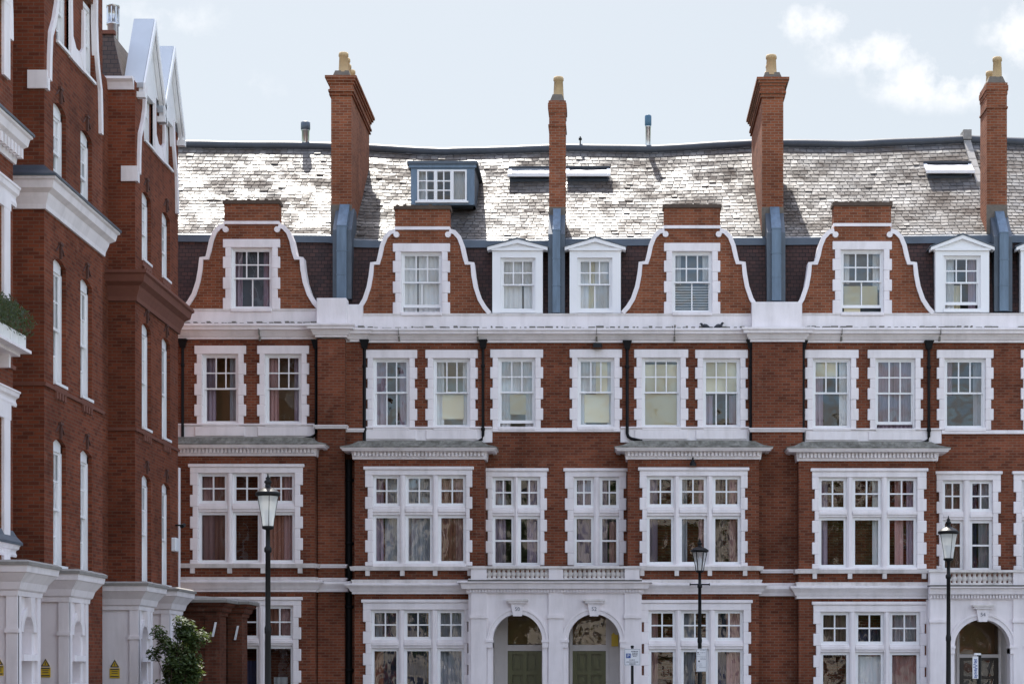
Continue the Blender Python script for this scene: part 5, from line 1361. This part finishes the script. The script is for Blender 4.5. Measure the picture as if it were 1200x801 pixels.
for (px, yy, py, lab) in ((53.5, 38.87-D, 782, 'yellow hazard sign with a black triangle on the porch pier second from the left'), (134.5, 44.6-D, 783, 'yellow hazard sign with a black triangle on the porch beside the laurel'), (-1.5, 35.5-D, 780, 'yellow hazard sign cut off by the left edge on the nearest porch')):
    warning_sign(X(px, yy), yy-.002, Z(py, yy), 11.8*(D+yy)/F, 22*(D+yy)/F, lab)
def notice():
    y = .24; x = X(720.5, y); z = Z(748.5, y); T = MB().mat(M['yellow'])
    T.box(x-.10, x+.10, y, y+.02, z-.20, z+.13); T.prism(FRONT(y), [(x-.10, z+.13), (x+.02, z+.13), (x-.04, z+.20)], -.02, 0)
    o = T.build('yellow_notice'); tag(o, 'plain yellow notice on the inner wall of the right-hand green-door porch', 'notice')
notice()

def pigeon(px, py, face, label, bend=0.0):
    y = -.26; x, z = X(px, y), Z(py, y); s = face
    mb = MB().mat(M['pigeon'])
    pts = [(-.17, .035), (-.12, .05), (-.06, .085), (.0, .12), (.06, .135), (.095, .15+bend*.3), (.115, .185+bend), (.13, .215+bend), (.150, .222+bend), (.17, .215+bend), (.192, .205+bend)]
    rad = [.012, .03, .055, .072, .068, .05, .036, .034, .030, .012, .004]
    mb.tube([(x+s*a, y+.01*math.sin(a*9), z+b) for a, b in pts], rad, 10)
    for k in (-.022, .022): mb.tube([(x+s*.02, y+k, z+.06), (x+s*.025, y+k, z)], .007, 5)
    o = mb.build('pigeon'); tag(o, label, 'bird', 'pigeons on the cornice')
M['pigeon'] = mat_simple('pigeon_feathers', (.022,.024,.032), .6, 0, .5, 12)
pigeon(827.5, 387.5, -1, 'dark pigeon facing left on the cornice, nearer the downpipe', -.02); pigeon(841, 387.5, 1, 'dark pigeon facing right on the cornice, nearer the brick pier', .0)

def leaf_quad(mb, c, n, l, w, rnd):
    n = n.normalized(); t = n.cross(Vector((rnd.uniform(-1,1), rnd.uniform(-1,1), rnd.uniform(-1,1)))).normalized(); b = n.cross(t)
    mb.face([tuple(c-t*l*.5), tuple(c+b*w*.5), tuple(c+t*l*.5), tuple(c-b*w*.5)])
def bush():
    y0 = -10.6; x0 = X(203, y0); T = thing('laurel_bush', (x0, y0, 0), 'leafy green laurel bush with sunlit tips in front of the row porches', 'bush')
    rnd = random.Random(5)
    st = MB().mat(M['bark']); lf = MB().mat(M['laurel'])
    clumps = []
    for k in range(44):
        a = rnd.uniform(0, 2*math.pi); r = rnd.uniform(.1, .42); h = rnd.uniform(.5, 2.55)
        r *= 1.0 if h < 1.9 else .75
        tip = Vector((x0+r*math.cos(a)*1.15+(.12 if h > 1.6 else 0), y0+r*math.sin(a), h))
        st.tube([(x0+.05*math.cos(a), y0+.05*math.sin(a), 0), (x0+r*.5*math.cos(a), y0+r*.5*math.sin(a), h*.55), tuple(tip)], [.025, .015, .006], 5)
        clumps.append(tip)
    for p in ((.52, .0, 2.25), (.66, .1, 2.38), (.45, -.1, 1.75), (.48, 0, 1.5), (-.42, 0, 2.0), (-.3, -.1, 2.45), (.15, 0, 2.68), (.36, 0, 2.62)):
        tip = Vector((x0+p[0], y0+p[1], p[2])); st.tube([(x0, y0, p[2]*.5), tuple(tip)], [.015, .006], 5); clumps.append(tip)
    for c in clumps:
        rr = rnd.uniform(.16, .30)
        for j in range(170):
            d = Vector((rnd.gauss(0,1), rnd.gauss(0,1), rnd.gauss(0,1))).normalized()*rr*rnd.random()**.4
            leaf_quad(lf, c+d, Vector((d.x*2+rnd.uniform(-.5,.5), d.y*2+rnd.uniform(-.5,.5), .35+rnd.random())), rnd.uniform(.09, .15), rnd.uniform(.04, .06), rnd)
    st.build('stem', T); lf.build('foliage', T, normals=False)
bush()
def window_box():
    u0, u1 = 33.6-D, 36.5-D; z = EYE+5.98; T = thing('window_box', (XB+.3, (u0+u1)/2, z), 'white panelled window box of dark lavender on a bracketed sill, far left', 'planter')
    LF = LEFT(XB); b = MB().mat(M['box_white']); n = 6; w = (u1-u0)/n
    for i in range(n): b.fbox(LF, u0+i*w+.025, u0+(i+1)*w-.025, z, z+.27, .13, .46)
    b.fbox(LF, u0, u1, z, z+.23, .15, .43); b.build('box', T, bevel=.01)
    rnd = random.Random(3); l = MB().mat(M['lavender'])
    for k in range(2600):
        a, d = rnd.uniform(u0, u1), rnd.uniform(.02, .62); h = rnd.random()**.8*.75*(1-.45*abs(d-.32)/.3)
        c = Vector(LF(a+rnd.gauss(0, .05), z+.2+h, d)); leaf_quad(l, c, Vector((rnd.gauss(0, 1), rnd.gauss(0, 1), rnd.gauss(0, .4))), rnd.uniform(.08, .14), .022, rnd)
    l.build('plant', T, normals=False)
    s = MB().mat(M['white']); s.fbox(LF, u0-.1, u1+.05, z-.06, z-.004, -.02, .54); s.fbox(LF, u0-.05, u1, z-.12, z-.06, -.02, .34)
    for i in range(4):
        u = u1-.25-i*.75; s.prism_x([(u-.07, z-.12), (u+.07, z-.12), (u+.05, z-.36), (u-.05, z-.36)], XB-.02, XB+.22)
    s.build('sill', H0)
window_box()

# ------------------------------------------------------------------ ground
def ground():
    g = MB().mat(M['lawn']); S = 900; g.face([(-S,-S,-.05), (S,-S,-.05), (S,S,-.05), (-S,S,-.05)]); structure('ground', g)
    r = MB().mat(M['asphalt']); r.face([(-40,-30,-.046+.02), (60,-30,-.026), (60,-4.2,-.026), (-40,-4.2,-.026)]); structure('road', r)
    p = MB().mat(M['paving']); p.box(-40, 60, -3.95, 11, -.2, 0.0); structure('pavement', p)
    k = MB().mat(M['kerbstone']); k.box(-40, 60, -4.2, -3.951, -.2, .003); structure('kerb', k)
    p = MB().mat(M['paving']); p.box(-40, 60, -100, -30.2, -.2, -.004); structure('pavement', p)
    l = MB().mat(M['line'])
    for i in range(24): l.box(-38+i*4, -36+i*4, -17.1, -16.95, -.024, -.021)
    structure('road_marking', l)
ground()

# the other side of the square: what the window glass mirrors, and what throws sunlight back
def opposite(x0, x1, h, m, label, floors):
    y = -98.0; fr = Fr((0, y), (1, 0), (0, 1)); T = thing('opposite_house', ((x0+x1)/2, y, 0), label, 'house', 'houses across the square')
    holes = []; n = int((x1-x0)/2.6); w = (x1-x0)/n
    for f in range(floors):
        for i in range(n): holes.append((x0+w*(i+.3), x0+w*(i+.7), 1.2+f*h/floors, 1.2+f*h/floors+h/floors*.58))
    b = MB().mat(M[m]); wall(b, fr, x0, x1, 0, h, holes, .2); b.fbox(fr, x0, x1, h, h+.5, -.3, .35)
    b.mat(M['lead']); b.fbox(fr, x0, x1, h+.3, h+.5, -8, -.3); b.build('wall', T)
    s = MB().mat(M['white']); g = MB().mat(M['ridge'])
    for a, c, d, e in holes:
        s.fbox(fr, a-.15, a, d-.1, e+.2, -.02, .06); s.fbox(fr, c, c+.15, d-.1, e+.2, -.02, .06); s.fbox(fr, a, c, e, e+.2, -.02, .06); g.face([fr(a,d,-.19), fr(c,d,-.19), fr(c,e,-.19), fr(a,e,-.19)])
    s.build('window_surround', T); g.build('window_glass', T)
opposite(-44, -18, 22, 'brick_row', 'wide red brick house across the square behind the viewer, at its left', 5)
opposite(-18, 2, 16.5, 'pale_brick', 'cream stucco house across the square behind the viewer, lower and wide', 4)
opposite(2, 20, 19.5, 'pale_brick', 'cream stucco house across the square behind the viewer, taller', 5)
opposite(20, 48, 18, 'brick_row', 'red brick house across the square behind the viewer, at its right', 4)
def tree(x, y, h, label, seed):
    T = thing('garden_tree', (x, y, 0), label, 'tree', 'garden trees behind the viewer'); rnd = random.Random(seed)
    t = MB().mat(M['bark']); t.tube([(x, y, -.05), (x+.1, y, h*.3), (x, y+.1, h*.6), (x, y, h*.9)], [.32, .24, .15, .03], 8)
    l = MB().mat(M['leaf'])
    for k in range(46):
        a = rnd.uniform(0, 6.28); r = rnd.uniform(.3, .40*h); zz = rnd.uniform(.24, .95)*h; r *= 1-.6*abs(zz/h-.5)
        c = Vector((x+r*math.cos(a), y+r*math.sin(a), zz)); t.tube([(x, y, zz*.72), tuple(c)], [.09, .02], 5)
        for j in range(90):
            d = Vector((rnd.gauss(0,1), rnd.gauss(0,1), rnd.gauss(0,.8)))*h*.06; leaf_quad(l, c+d, Vector((rnd.gauss(0,1), rnd.gauss(0,1), 1)), .60, .42, rnd)
    t.build('trunk', T); l.build('crown', T, normals=False)
for q in ((-30, -66, 11.5, 'garden tree behind the viewer, first of the row from the left', 1), (-19, -64, 11, 'garden tree behind the viewer, second of the row from the left', 2), (-8, -66, 12, 'garden tree behind the viewer, third of the row from the left', 3), (3, -65, 11, 'garden tree behind the viewer, third of the row from the right', 4), (14, -66, 12, 'garden tree behind the viewer, second of the row from the right', 5), (26, -65, 11.5, 'garden tree behind the viewer, first of the row from the right', 6)):
    tree(*q)
